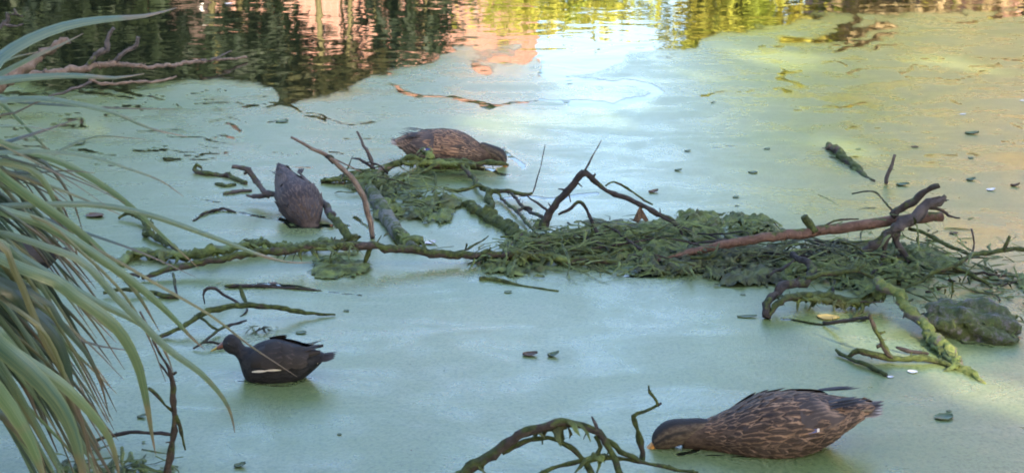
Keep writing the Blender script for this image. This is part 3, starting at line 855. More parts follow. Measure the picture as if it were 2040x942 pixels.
branch('curved_twig', 'long mossy curved twig above the black waterbird', 'bark_mossy',
       [(315, 673, 676), (350, 658, 670), (378, 640, 662), (420, 618, 652), (480, 608, 644), (550, 613, 640), (610, 621, 634), (668, 626, 630)], [3.5, 4.5, 5.5, 6.5, 6, 5.5, 5, 2],
       twigs=[([(400, 632, 660), (424, 650, 664), (440, 658, 664)], [3, 3, 2], 'bark_mossy'), ([(384, 694, 698), (404, 680, 694), (432, 660, 680), (456, 648, 672), (490, 638, 660)], [2.5, 3, 3, 3, 2], 'bark_dark'),
              ([(404, 681, 694), (424, 680, 692), (450, 688, 694)], [2.4, 3, 2.4], 'bark_dark')], cat='twig')
branch('curled_twig', 'small dark curled twig sticking out of the duckweed at left', 'bark_dark',
       [(408, 606, 608), (405, 588, 608), (414, 575, 608), (430, 574, 606), (444, 586, 606), (462, 596, 606), (478, 606, 610)], [1.5, 2.5, 3, 3.4, 3, 3, 2],
       twigs=[([(480, 568, 598), (483, 584, 600), (490, 606, 608)], [3, 4, 4], 'bark_mossy'), ([(492, 616, 618), (488, 624, 626), (478, 630, 631)], [2, 2, 1], 'bark_dark')], cat='twig')
branch('floating_stick', 'thin blackish stick floating level below the long branch', 'bark_dark',
       [(448, 572, 574), (480, 570, 573), (530, 571, 573), (580, 574, 576), (640, 579, 580)], [3, 4, 4, 3, 1.5], cat='stick')
branch('mossy_stick', 'short mossy stick under the left end of the long branch', 'bark_mossy',
       [(205, 584, 592), (250, 577, 590), (290, 580, 590), (330, 588, 594), (356, 592, 596)], [3, 4, 4, 5.5, 4], cat='stick')
branch('knotted_twig', 'knotty mossy twig winding down at left above the long branch', 'bark_mossy',
       [(236, 436, 440), (256, 426, 438), (278, 434, 446), (296, 446, 458), (286, 463, 470), (308, 470, 480), (330, 482, 492), (350, 498, 504)], [3, 4.5, 5, 7, 5, 7, 6, 5], cat='twig', rough=0.4)
branch('arched_twig', 'thin black twig bowed over the water at lower left', 'bark_dark',
       [(172, 888, 895), (200, 872, 890), (235, 864, 888), (275, 860, 886), (320, 862, 882), (352, 866, 878)], [4, 4, 4, 4, 4, 2.5], cat='twig')
branch('withered_plant', 'dead mossy stem standing in the water right of the sedge', 'bark_halfmoss',
       [(334, 960, 975), (335, 920, 975), (345, 870, 975), (348, 830, 975), (343, 800, 975), (345, 760, 975), (338, 735, 975), (316, 700, 975)], [8, 8, 6, 6, 7, 5, 4, 2.5],
       twigs=[([(346, 818, 975), (330, 806, 975), (314, 786, 975), (296, 772, 975)], [4, 3, 3.5, 2.5], 'bark_mossy'), ([(350, 826, 975), (362, 860, 972), (370, 896, 970)], [4, 4, 3], 'bark_mossy'),
              ([(340, 752, 975), (328, 738, 975), (316, 722, 975)], [3, 2.5, 2], 'bark_dark'), ([(345, 746, 975), (352, 742, 975)], [4, 3], 'bark_dark'), ([(316, 700, 975), (300, 660, 975), (278, 620, 975)], [2.5, 2.5, 2], 'bark_tan')], cat='dead plant', rough=0.25)

branch('dead_branch', 'bare tan dead branch with forked twigs reaching over the dark water', 'bark_tan',
       [(-120, 172, 205), (-40, 158, 200), (50, 150, 195), (120, 142, 190), (175, 134, 184), (228, 126, 178), (262, 132, 170), (320, 132, 160), (400, 122, 142), (492, 115, 120)], [11, 10, 9, 7.5, 7, 6, 4.5, 4, 3.5, 2],
       twigs=[([(172, 134, 184), (186, 116, 184), (200, 104, 184), (214, 99, 184), (214, 74, 184), (228, 56, 184)], [5.5, 5.5, 7, 6, 4.5, 3.5], 'bark_grey'),
              ([(226, 127, 178), (246, 108, 178), (268, 92, 178), (276, 74, 178)], [5.5, 4.5, 4.5, 4], 'bark_grey'), ([(400, 122, 142), (430, 116, 136), (446, 108, 132), (462, 102, 130)], [2.5, 2, 1.6, 1], 'bark_grey'),
              ([(180, 158, 190), (210, 168, 186), (270, 164, 182), (320, 162, 176), (352, 152, 172)], [4, 3.5, 3, 3, 2], 'bark_tan'), ([(182, 164, 190), (140, 180, 194), (96, 192, 198)], [3, 3, 2], 'bark_grey')])
branch('broken_stick', 'thick pinkish broken stick poking up between sedge blades', 'bark_tan',
       [(-30, 190, 215), (40, 146, 210), (80, 112, 205), (110, 92, 205), (136, 78, 205)], [13, 12, 10, 9, 7], cat='stick')
branch('forked_twig', 'small pale forked twig at the top left corner', 'bark_grey',
       [(-40, 110, 215), (-10, 66, 212), (4, 50, 210), (14, 40, 210), (14, 28, 210), (32, 28, 210), (46, 33, 210)], [5, 5, 4.5, 4.5, 4, 3, 2],
       twigs=[([(8, 48, 210), (28, 53, 210), (46, 48, 210)], [3, 2.5, 2], 'bark_grey'), ([(32, 28, 210), (28, 18, 210)], [3, 2], 'bark_grey')], cat='twig')

branch('looped_branch', 'black mossy branch bent in a loop at the weed heap edge', 'bark_dark',
       [(1524, 634, 636), (1528, 610, 632), (1542, 586, 622), (1570, 568, 610), (1604, 558, 600), (1618, 540, 590), (1600, 520, 575), (1580, 505, 560)], [8, 9, 9, 9, 9, 8, 7, 5],
       twigs=[([(1530, 634, 637), (1548, 608, 632), (1580, 590, 624), (1622, 588, 618), (1680, 598, 618), (1730, 594, 616), (1766, 568, 612)], [6, 7, 8, 9, 9, 9, 6], 'bark_mossy'),
              ([(1604, 556, 600), (1640, 545, 596), (1690, 540, 590), (1720, 528, 580)], [6, 5, 6, 5], 'bark_mossy'), ([(1722, 596, 617), (1712, 620, 628), (1696, 636, 638)], [6, 5, 3], 'bark_mossy')],
       moss=[([(1560, 594, 622), (1620, 596, 620), (1690, 604, 620), (1740, 596, 618)], [6, 8, 9, 9], 70), ([(1740, 590, 616), (1752, 570, 614)], [12, 16], 40)])
branch('sloping_stick', 'mossy sloping stick in the sun patch beside the rock', 'stick_sunlit',
       [(1748, 556, 615), (1772, 576, 628), (1800, 602, 642), (1832, 640, 662), (1862, 674, 688), (1890, 706, 712), (1922, 738, 741), (1964, 764, 765)], [8, 11, 11, 11, 12, 13, 11, 4], cat='stick', rough=0.35,
       moss=[([(1846, 662, 680), (1874, 696, 706), (1910, 732, 738)], [7, 9, 7], 50)])
branch('twig_rack', 'tangle of short mossy twigs lying left of the sloping stick', 'bark_mossy',
       [(1692, 712, 718), (1712, 702, 718), (1760, 708, 722), (1800, 714, 724), (1840, 712, 724), (1872, 720, 726), (1898, 730, 734)], [5, 7, 7, 6, 7, 6, 4],
       twigs=[([(1664, 695, 706), (1680, 708, 714), (1720, 726, 732), (1768, 748, 750)], [3, 4, 4.5, 4], 'bark_mossy'), ([(1734, 626, 722), (1740, 648, 722), (1754, 676, 722), (1766, 694, 723), (1780, 714, 724)], [3.5, 4, 5, 7, 6], 'bark_halfmoss'),
              ([(1736, 632, 690), (1700, 636, 672), (1660, 640, 656), (1640, 642, 648)], [4, 4, 4, 3], 'bark_dark'), ([(1748, 690, 722), (1762, 688, 722)], [4, 5], 'bark_dark'), ([(1786, 692, 704), (1806, 698, 708), (1850, 706, 714)], [3, 4, 3], 'bark_dark'),
              ([(1752, 664, 722), (1764, 660, 722)], [3, 2], 'bark_halfmoss')], cat='twigs')
branch('right_twig', 'long thin mossy twig running out at the right edge', 'bark_mossy',
       [(1786, 580, 584), (1830, 560, 576), (1868, 540, 570), (1900, 530, 566), (1936, 508, 556), (1980, 502, 548), (2010, 496, 544), (2080, 500, 540)], [3, 4, 4.5, 4.5, 4.5, 5, 5, 4],
       twigs=[([(1810, 456, 524), (1850, 468, 532), (1890, 490, 545), (1934, 508, 556)], [3, 4, 4, 4], 'bark_mossy'), ([(1898, 530, 566), (1930, 545, 568), (1952, 558, 572), (1978, 572, 576)], [4.5, 4.5, 4.5, 3], 'bark_mossy'),
              ([(1936, 508, 556), (1940, 480, 556), (1936, 456, 556)], [2.4, 2, 2], 'bark_grey'), ([(2000, 498, 546), (2006, 484, 546), (2012, 470, 546)], [4, 3.5, 3], 'bark_halfmoss'), ([(1808, 512, 540), (1840, 530, 552), (1866, 542, 568)], [3, 3.4, 3], 'bark_mossy')], cat='twig')
branch('upright_stem', 'faint grey stem standing in the duckweed above the brown pole', 'bark_grey', [(1764, 366, 368), (1770, 345, 368), (1782, 308, 368)], [4, 4, 3], cat='stem')
branch('sunken_log', 'mossy sunken log slanting below the arching centre branch', 'bark_mossy',
       [(924, 406, 408), (950, 418, 422), (985, 440, 444), (1030, 470, 474), (1060, 488, 490)], [6, 13, 14, 13, 6], cat='log', sides=10, rough=0.3,
       moss=[([(940, 410, 418), (990, 436, 444), (1040, 470, 476)], [5, 7, 6], 50)])
branch('sunken_post', 'thick grey green half-sunk post at the foot of the reed stalk', 'bark_post',
       [(736, 376, 384), (752, 400, 408), (775, 440, 448), (800, 474, 480), (826, 496, 500)], [11, 14, 15, 15, 10], cat='log', sides=12, rough=0.08, kink=0.2,
       moss=[([(790, 470, 486), (815, 480, 490), (840, 482, 492)], [8, 14, 9], 40)])
branch('weedy_post', 'mossy post end surfacing alone in the upper right duckweed', 'bark_halfmoss', [(1652, 289, 295), (1672, 307, 311), (1696, 328, 330), (1718, 347, 348), (1742, 362, 362)], [7, 9, 8, 6, 3], cat='log', sides=10,
       moss=[([(1672, 310, 313), (1684, 318, 320)], [7, 6], 14), ([(1704, 334, 336), (1712, 340, 342)], [6, 5], 12)])
branch('driftwood_snag', 'twisted grey brown snag lying in front of the upended duck', 'bark_grey',
       [(462, 332, 402), (478, 336, 402), (496, 340, 402), (508, 360, 404), (520, 378, 408), (534, 388, 412), (570, 390, 414), (590, 382, 414), (618, 386, 416), (640, 400, 424), (664, 432, 446)], [4, 4, 6, 5.5, 6, 6, 6, 7, 7, 6, 8],
       twigs=[([(496, 344, 402), (486, 348, 402)], [4, 3], 'bark_dark'), ([(534, 390, 412), (515, 392, 410), (492, 390, 406)], [5, 5, 3], 'bark_grey'), ([(385, 340, 345), (410, 346, 350), (450, 350, 353), (490, 366, 368)], [4, 5, 5, 4], 'bark_halfmoss'),
              ([(446, 386, 388), (470, 382, 385), (500, 378, 382)], [4, 4, 3], 'bark_grey'), ([(616, 388, 416), (630, 412, 426), (628, 440, 444)], [7, 8, 7], 'bark_grey'), ([(385, 340, 345), (390, 330, 345), (402, 336, 345)], [4, 4, 2], 'bark_mossy'),
              ([(430, 366, 368), (448, 372, 373), (470, 368, 370)], [3, 5, 3], 'bark_mossy')], cat='snag')
branch('drowned_twig', 'short dark twig floating left of the upended duck', 'bark_dark', [(386, 440, 441), (412, 424, 427), (446, 417, 420), (470, 424, 425)], [2, 3, 3, 1.5], cat='twig')
branch('weed_stem', 'dark floating weed stem below the weed heap', 'bark_mossy', [(956, 556, 558), (974, 556, 558), (1010, 562, 564), (1060, 572, 573), (1112, 580, 581)], [6, 5, 3.5, 3, 2], cat='stem')

# ---- weed heaps
def heap(name, label, pts, rpx, n, length, r, mat='algae', spread=0.035, up=0.012, lumps=True, cat='weed', hgt=0.05, wmin=0.035):
    """a matted heap: an uneven sheet of weed with hollows, loose flat strands lying on it"""
    W, rr = pxpath(pts, rpx)
    wd, rd = catmull(W, rr, 0.04)
    g = [strands(wd, int(n * 1.0), length * 1.3, r * 0.42, nseed(), spread, 0.25, up, 0.5)]
    if lumps:
        q = np.array([list(v) for v in wd]); wid = np.array(rd) * 2.2 + wmin
        x0, x1 = q[:, 0].min() - .2, q[:, 0].max() + .2
        y0, y1 = q[:, 1].min() - .45, q[:, 1].max() + .45
        cx = np.arange(x0, x1, 0.008); cy = np.arange(y0, y1, 0.010)
        X, Y = np.meshgrid(cx, cy)
        e = np.full(X.shape, -1.0)
        for (ax, ay, az), w_ in zip(q, wid):
            e = np.maximum(e, 1 - ((X - ax) / (w_ * 1.6)) ** 2 - ((Y - ay) / (w_ * 3.0)) ** 2)
        s_ = nseed()
        wxx = X + fbm(X * 6, Y * 4, s_) * 0.10; wyy = Y + fbm(X * 6, Y * 4, s_ + 9) * 0.12
        big = fbm(wxx * 5, wyy * 3.4, s_ + 1, 3) * 2
        rid = 1 - np.abs(fbm(wxx * 22, wyy * 15, s_ + 2, 3) * 4.5)
        fin = fbm(X * 60, Y * 45, s_ + 3, 2)
        Z = hgt * (np.clip(e, -1, 1) * 0.62 + big * 1.25 + rid * 0.6 - 0.42 + fin * 0.6)
        kp = Z > 0.0
        ny_, nx_ = X.shape
        kq = kp[:-1, :-1] & kp[1:, :-1] & kp[:-1, 1:] & kp[1:, 1:] & (e[:-1, :-1] > -0.55)
        j_, i_ = np.nonzero(kq)
        a_ = j_ * nx_ + i_
        Fq = np.stack([a_, a_ + 1, a_ + nx_ + 1, a_ + nx_], -1)
        us, iv = np.unique(Fq.ravel(), return_inverse=True)
        vv = np.stack([X, Y, np.maximum(Z, 0) + 0.003], -1).reshape(-1, 3)[us]
        g.append(([Vector(v) for v in vv.tolist()], [tuple(k) for k in iv.reshape(-1, 4).tolist()]))
    return solo(name, merge(*g), M[mat], label, cat, kind='stuff')
heap('weed_heap', 'big tangled green weed heap in the centre of the pond', [(1000, 520), (1060, 508), (1120, 488), (1180, 495), (1250, 505), (1320, 498), (1390, 488)], [5, 12, 15, 12, 13, 12, 7], 260, 0.10, 0.009, spread=0.06, up=0.02, hgt=0.044)
heap('weed_heap', 'long strip of weed behind the brown pole', [(1340, 470), (1420, 468), (1500, 470), (1560, 480)], [8, 12, 10, 6], 70, 0.09, 0.009, spread=0.04, up=0.02, hgt=0.04)
heap('weed_heap', 'dark weed tangle below the brown pole', [(1300, 527), (1380, 530), (1460, 527), (1540, 524), (1620, 514), (1700, 512)], [6, 8, 10, 12, 12, 8], 190, 0.10, 0.009, 'algae_brown', spread=0.06, up=0.01, hgt=0.038)
heap('weed_heap', 'green weed mound between the looped branch and the forked branch', [(1580, 550), (1640, 552), (1700, 555), (1760, 548)], [6, 8, 9, 6], 110, 0.09, 0.008, spread=0.07, hgt=0.034)
heap('weed_heap', 'low front fringe of weed along the heap', [(1060, 532), (1150, 537), (1250, 541), (1350, 543), (1480, 546)], [3, 4, 4, 4, 3], 70, 0.09, 0.007, 'algae', spread=0.04, up=0.0, hgt=0.02, lumps=False)
heap('weed_heap', 'weed tangle right of the reed stalk below the farther duck', [(740, 374), (790, 382), (840, 402), (880, 410)], [5, 7, 7, 4], 90, 0.09, 0.008, spread=0.05, hgt=0.036)
heap('weed_heap', 'weed tangle below the mossy twig spray', [(790, 420), (820, 425), (850, 432)], [5, 6, 4], 40, 0.08, 0.008, spread=0.05, hgt=0.04)
heap('weed_heap', 'torn weed scraps strewn at the right beyond the forked branch', [(1740, 540), (1840, 560), (1920, 575), (2000, 560), (2060, 580)], 5, 170, 0.07, 0.008, spread=0.17, up=-0.03, hgt=0.02)
heap('weed_heap', 'torn weed scraps strewn under the brown pole end', [(1700, 485), (1800, 505), (1880, 520)], 5, 90, 0.07, 0.008, spread=0.13, up=-0.03, hgt=0.025)
heap('weed_heap', 'floating weed scraps behind the centre weed heap', [(1180, 448), (1280, 454), (1380, 454)], 3, 60, 0.06, 0.007, 'algae_brown', spread=0.08, up=-0.03, hgt=0.014)
heap('weed_tuft', 'round weed tuft hanging below the long branch', [(656, 528), (668, 526), (682, 530)], [4, 6, 4], 24, 0.04, 0.007, spread=0.02, hgt=0.016)
heap('weed_tuft', 'dark mossy tuft floating behind the black waterbird', [(512, 661), (522, 660), (534, 661)], [0.3, 0.5, 0.3], 12, 0.035, 0.006, 'algae_brown', spread=0.010, hgt=0.016, wmin=0.012)
heap('weed_mound', 'mossy mound at the bottom edge beside the sedge', [(170, 955), (215, 950), (260, 952), (300, 960)], [8, 10, 8, 5], 30, 0.08, 0.008, 'algae', spread=0.05, hgt=0.03)

# ---- loose mossy twigs tangled through the weed
def tangle(label, pts, n, spread, lmin, lmax, seed, zt=0.05):
    W, _ = pxpath(pts, 3)
    wd, _ = catmull(W, [1] * len(W), 0.05)
    rn = random.Random(seed)
    o = thing('twig_tangle', label, 'twigs', W[0])
    for k in range(n):
        c_ = rn.choice(wd) + Vector((rn.gauss(0, spread * .8), rn.gauss(0, spread * 1.6), 0))
        a_ = rn.gauss(0, 0.55) + (math.pi if rn.random() < .5 else 0)
        if rn.random() < .3: a_ = rn.uniform(0, 6.28)
        L = rn.uniform(lmin, lmax)
        d = Vector((math.cos(a_), math.sin(a_) * 1.2, rn.uniform(-.12, .22)))
        z0 = rn.uniform(0.0, zt)
        q = []
        x = c_ - d * L * .5; x.z = z0
        for j in range(5):
            q.append(x.copy()); d = (d + Vector((rn.gauss(0, .22), rn.gauss(0, .22), rn.gauss(-.05, .12)))); x = x + d.normalized() * L / 4; x.z = max(x.z, -0.004)
        r_ = rn.uniform(.0025, .0055)
        part('twig', tube(q, [r_, r_ * 1.1, r_, r_ * .8, r_ * .4], 5, .45, .9, .014, seed * 50 + k, stubs=8), M[rn.choice(['bark_mossy', 'bark_mossy', 'bark_halfmoss', 'algae', 'bark_dark'])], o)
tangle('tangle of mossy twigs woven through the centre weed heap', [(1010, 520), (1090, 500), (1180, 500), (1280, 505), (1400, 495)], 44, 0.06, 0.10, 0.34, 301)
tangle('tangle of mossy twigs under the brown pole', [(1360, 520), (1480, 520), (1600, 515), (1720, 515)], 34, 0.07, 0.10, 0.3, 302)
tangle('tangle of mossy twigs between looped branch and forked branch', [(1620, 560), (1720, 560), (1800, 560)], 22, 0.08, 0.08, 0.26, 303)
tangle('loose thin twigs scattered right of the forked branch', [(1800, 545), (1900, 560), (2020, 565)], 26, 0.12, 0.06, 0.2, 304, 0.015)
tangle('tangle of mossy twigs below the farther duck', [(690, 366), (760, 372), (850, 400)], 22, 0.06, 0.08, 0.24, 305)

# ---- mossy rock
t = NT('mossy_rock')
w = t.world()
c = t.mix(t.ramp(t.noise(w, 26, 5, 0.7), 0.47, 0.6), (0.06, 0.085, 0.024), (0.13, 0.12, 0.14))
c = t.mix(t.ramp(t.noise(w, 70, 4, 0.7), 0.4, 0.62), (0.04, 0.05, 0.02), c)
M['rock'] = t.end(t.bsdf(c, 0.75, t.bump(t.noise(w, 60, 6, 0.75), 1.0, 0.012), spec=0.3))
rc = G(1940, 660)
rk = thing('mossy_rock', 'rounded mossy grey rock in the duckweed at right', 'rock', rc)
rv, rf_ = lump((0, 0, 0.012), 0.138, 0.11, 0.072, 4, 0.35, 44, 24, 2.2, 0.16)
rot_ = Matrix.Rotation(R(-18), 3, 'Z') @ Matrix.Rotation(R(10), 3, 'Y')
part('stone', ([rot_ @ q for q in rv], rf_), M['rock'], rk, world=False)
sp_ = [rc + rot_ @ Vector((0.11 * math.cos(a), 0.08 * math.sin(a), 0.045 + 0.02 * math.sin(3 * a))) for a in np.linspace(0, 6.28, 24)]
part('moss', strands(sp_, 90, 0.025, 0.003, 9, 0.03, 0.9), M['algae'], rk, kind='stuff')

# ================================================================== FLOATING LEAVES AND SCRAPS
M['float_leaf'] = plain('float_leaf', (0.05, 0.078, 0.03), 0.4, 0.5, 0.4, 40)
M['float_brown'] = plain('float_brown', (0.07, 0.045, 0.03), 0.6, 0.3, 0.4, 40)
M['float_yellow'] = plain('float_yellow', (0.26, 0.2, 0.07), 0.6, 0.3, 0.3, 40)
M['petal'] = plain('white_feather', (0.45, 0.46, 0.5), 0.5, 0.4, 0.06, 40)
def leaf_mesh(L, W_, curl, seed):
    rn = random.Random(seed)
    V, Fc = [], []
    n = 6
    for i in range(n + 1):
        tt = i / n
        w_ = W_ * math.sin(math.pi * min(tt * 0.92 + 0.06, 1)) ** 0.8 * rn.uniform(.85, 1.1)
        z = 0.002 + curl * 0.35 * L * (tt - 0.3) ** 2
        for s in (-1, -.5, 0, .5, 1):
            V.append(Vector(((tt - .5) * L, s * w_ / 2, z + abs(s) * W_ * 0.07 * (1 + curl))))
    for i in range(n):
        for k in range(4):
            a = i * 5 + k
            Fc.append((a, a + 5, a + 6, a + 1))
    b = len(V)                           # underside gives the leaf thickness
    V += [v - Vector((0, 0, 0.0012)) for v in V]
    Fc += [tuple(reversed([i + b for i in q])) for q in Fc[:]]
    ring = [k for k in range(5)] + [i * 5 + 4 for i in range(1, n + 1)] + [n * 5 + k for k in (3, 2, 1, 0)] + [i * 5 for i in range(n - 1, 0, -1)]
    for a, c_ in zip(ring, ring[1:] + ring[:1]): Fc.append((c_, a, a + b, c_ + b))
    return V, Fc
def floater(px, py, wpx, hpx, mat, label, name='floating_leaf', cat='leaf', group=None, ang=None, curl=0.4, seed=None):
    p = G(px, py); k = mpp(p); s = nseed() if seed is None else seed
    rn = random.Random(s)
    L = wpx * k * 0.88
    Wd = min(max(hpx * k / 0.3, L * 0.3), L * 0.9)
    v, f = leaf_mesh(L, Wd, curl, s)
    a = rn.uniform(-.5, .5) if ang is None else ang
    m_ = Matrix.Rotation(a, 3, 'Z')
    o = part(name, ([m_ @ q for q in v], f), M[mat], None)
    o.location = p
    return tag(o, label, cat, group)
floater(1936, 268, 30, 14, 'float_leaf', 'broad dark green leaf floating alone at the upper right', curl=0.9)
floater(1370, 302, 15, 7, 'float_leaf', 'small dark leaf floating above the bent branch, rightmost in open duckweed')
floater(1351, 341, 16, 8, 'float_leaf', 'small tilted leaf floating right of the arched branch tip', curl=1.2)
floater(1302, 384, 24, 8, 'float_brown', 'brown notched leaf floating just above the arched branch', curl=1.0)
floater(1466, 394, 16, 7, 'float_leaf', 'upper of two small leaves floating behind the weed strip')
floater(1468, 411, 9, 5, 'float_leaf', 'lower of two small leaves floating behind the weed strip')
floater(1798, 370, 28, 13, 'float_leaf', 'green leaf floating just above the forked branch', curl=0.9)
floater(1934, 316, 14, 6, 'float_leaf', 'small leaf floating below the broad green leaf')
floater(1934, 360, 22, 9, 'float_leaf', 'curled leaf floating left of the white feather', curl=1.1)
floater(1710, 298, 13, 6, 'float_leaf', 'small leaf floating right of the surfacing post')
floater(1822, 294, 17, 4, 'float_brown', 'thin brown leaf floating midway below the sun patches')
floater(1974, 380, 20, 8, 'petal', 'white feather floating at the right', 'white_feather', 'feather', curl=0.9)
floater(1918, 229, 13, 5, 'petal', 'tiny white feather floating at the upper right', 'white_feather', 'feather')
floater(2038, 202, 14, 8, 'petal', 'white feather cut by the right edge', 'white_feather', 'feather')
floater(858, 486, 26, 9, 'petal', 'white feather beside the half-sunk post', 'white_feather', 'feather', curl=0.9)
floater(800, 492, 26, 10, 'float_yellow', 'pale scrap resting against the half-sunk post', 'leaf_scrap', 'leaf')
floater(1056, 708, 34, 8, 'float_brown', 'dark curled leaf floating in the open middle of the duckweed', curl=0.8)
floater(1102, 710, 26, 8, 'float_leaf', 'small green leaf with raised tip beside the dark curled leaf', curl=1.8)
floater(1880, 833, 46, 10, 'float_leaf', 'long dark leaf floating right of the nearest duck')
floater(1488, 632, 44, 5, 'float_leaf', 'narrow dark leaf floating left of the looped branch')
floater(676, 866, 11, 6, 'float_leaf', 'tiny leaf floating in the lower left open duckweed')
floater(1012, 583, 18, 5, 'float_leaf', 'small leaf floating below the dark weed stem')
floater(1480, 588, 12, 4, 'float_leaf', 'tiny leaf floating below the dark weed tangle')
floater(1900, 466, 20, 6, 'float_brown', 'brown leaf floating right of the brown pole end')
floater(2022, 372, 20, 12, 'float_brown', 'brown upright scrap at the right edge', curl=1.8)
floater(1420, 206, 9, 14, 'float_leaf', 'small dark leaf standing up in the far duckweed', curl=1.8)
floater(562, 244, 28, 9, 'float_leaf', 'dark leaf floating below the orange reflections')
floater(190, 432, 50, 10, 'float_brown', 'dark brown leaf floating behind the sedge blades', ang=-0.6)
floater(155, 288, 34, 14, 'float_leaf', 'small mossy scrap floating left behind the sedge')
floater(1500, 345, 22, 8, 'float_leaf', 'small weed scrap in the duckweed right of the arched branch')
floater(1650, 635, 50, 10, 'float_yellow', 'pale leaf scrap inside the looped branch', 'leaf_scrap')
floater(1818, 742, 22, 8, 'petal', 'whitish scrap below the twig tangle', 'white_feather', 'feather')
floater(1774, 752, 14, 8, 'petal', 'tiny white feather at the end of the twig tangle', 'white_feather', 'feather')
floater(456, 9, 18, 6, 'petal', 'white feather floating on the dark water at the top', 'white_feather', 'feather')
floater(545, 566, 20, 4, 'float_brown', 'thin brown leaf floating above the floating stick')
floater(690, 620, 14, 4, 'float_leaf', 'tiny leaf floating beyond the curved twig tip')
floater(600, 664, 24, 6, 'float_leaf', 'small leaf floating above the tail of the black waterbird')
floater(282, 832, 20, 14, 'float_leaf', 'small dark leaf pair floating left of the dead stem', curl=1.5)
floater(478, 930, 26, 10, 'float_leaf', 'dark scrap of leaf at the bottom edge', curl=1.6)
floater(1528, 298, 14, 5, 'float_leaf', 'tiny leaf floating left of the surfacing post')
floater(1890, 820, 12, 4, 'float_leaf', 'tiny leaf beside the long dark leaf')
sp_label, sp_group = 'tiny dark speck of leaf on the duckweed', 'leaf specks on the duckweed'
srn = random.Random(77)
proto = []
for k in range(5):
    v, f = leaf_mesh(1.0, 0.6, 0.3, 900 + k)
    proto.append(mesh('leaf_speck', [(q.x, q.y, q.z * .35) for q in v], f, M['float_leaf' if k % 2 else 'float_brown']))
for k in range(34):
    px, py = srn.uniform(700, 2060), srn.choice([srn.uniform(150, 470), srn.uniform(380, 470), srn.uniform(560, 930)])
    if k % 6 == 0: px, py = srn.uniform(350, 800), srn.uniform(180, 420)
    p = G(px, py)
    o = bpy.data.objects.new('leaf_speck', proto[k % 5])
    col.objects.link(o)
    s = srn.uniform(2.5, 5) * mpp(p)
    o.location = p + Vector((0, 0, 0.004)); o.scale = (s, s * 1.2, s); o.rotation_euler = (0, 0, srn.uniform(0, 6.28))
    tag(o, sp_label, 'leaf', sp_group)
# dead leaf hanging from the arched branch
hl = P(1275, 413, 476); kk = mpp(hl)
hv = [hl + Vector((x * kk, y * kk, z * kk)) for x, y, z in ((0, 0, 4), (-5, -2, -6), (-14, 0, -28), (-4, -6, -30), (4, -3, -22), (12, 0, -30), (18, 2, -27), (6, -2, -6), (1, 5, -16))]
solo('dead_leaf', (hv, [(0, 1, 3), (1, 2, 3), (0, 3, 4), (0, 4, 7), (4, 5, 7), (5, 6, 7), (0, 8, 1), (1, 8, 2), (0, 7, 8), (8, 7, 6), (2, 8, 3), (8, 6, 5), (8, 5, 4), (8, 4, 3)]), M['float_brown'], 'dead brown leaf hanging from the arched branch', 'leaf', smooth=False)

# ================================================================== BIRDS
def loft(rings, seg=28, sq=2.15):
    """rings: (s, zc, hz, hy); s runs from the beak (0) backwards; local +X is forward, x = X0 - s"""
    V, Fc, U = [], [], []
    n = len(rings)
    for i, (s, zc, hz, hy) in enumerate(rings):
        for k in range(seg):
            a = 2 * math.pi * k / seg - math.pi / 2
            ca, sa = math.cos(a), math.sin(a)
            V.append(Vector((-s, math.copysign(abs(ca) ** (2 / sq), ca) * hy, zc + math.copysign(abs(sa) ** (2 / sq), sa) * hz)))
            U.append((k / seg, i / (n - 1)))
    for i in range(n - 1):
        for k in range(seg):
            a, b = i * seg + k, i * seg + (k + 1) % seg
            Fc.append((a, b, b + seg, a + seg))
    Fc.append(tuple(range(seg - 1, -1, -1)))
    Fc.append(tuple(range((n - 1) * seg, n * seg)))
    return V, Fc, U

def resample(rings, n):
    s = [r[0] for r in rings]
    out = []
    ts = np.linspace(0, len(rings) - 1, n)
    for t_ in ts:
        i = min(int(t_), len(rings) - 2); f = t_ - i
        g = lambda k: rings[max(0, min(len(rings) - 1, k))]
        a, b, c_, d = g(i - 1), g(i), g(i + 1), g(i + 2)
        out.append(tuple(0.5 * ((2 * b[j]) + (c_[j] - a[j]) * f + (2 * a[j] - 5 * b[j] + 4 * c_[j] - d[j]) * f * f + (3 * b[j] - a[j] - 3 * c_[j] + d[j]) * f ** 3) for j in range(4)))
    return [(r[0], r[1], max(r[2], 0.001), max(r[3], 0.001)) for r in out]

def at_ring(rings, s):
    xs_ = [r[0] for r in rings]
    return tuple(float(np.interp(s, xs_, [r[j] for r in rings])) for j in (1, 2, 3))

def surf(rings, s, ang, lift=0.0):
    zc, hz, hy = at_ring(rings, s)
    return Vector((-s, math.cos(ang) * (hy + lift), zc + math.sin(ang) * (hz + lift)))

def feather(p, fwd, nrm, L, W_, lift=0.12, droop=0.0):
    """one feather: 3 x 4 grid, root at p, growing along fwd"""
    sd = nrm.cross(fwd).normalized()
    V, Fc, U = [], [], []
    prof = (0.55, 0.95, 1.0, 0.62)
    for i in range(4):
        tt = i / 3
        c = p + fwd * (L * tt) + nrm * (L * lift * tt - droop * L * tt * tt)
        for j, s in enumerate((-1, 0, 1)):
            tip = 0.0 if j == 1 or i < 3 else -0.18 * L
            V.append(c + fwd * tip + sd * (s * W_ / 2 * prof[i]) + nrm * (0.0 if j != 1 else W_ * 0.07))
            U.append((j / 2, tt))
    for i in range(3):
        for j in range(2):
            a = i * 3 + j
            Fc.append((a, a + 1, a + 4, a + 3))
    return V, Fc, U

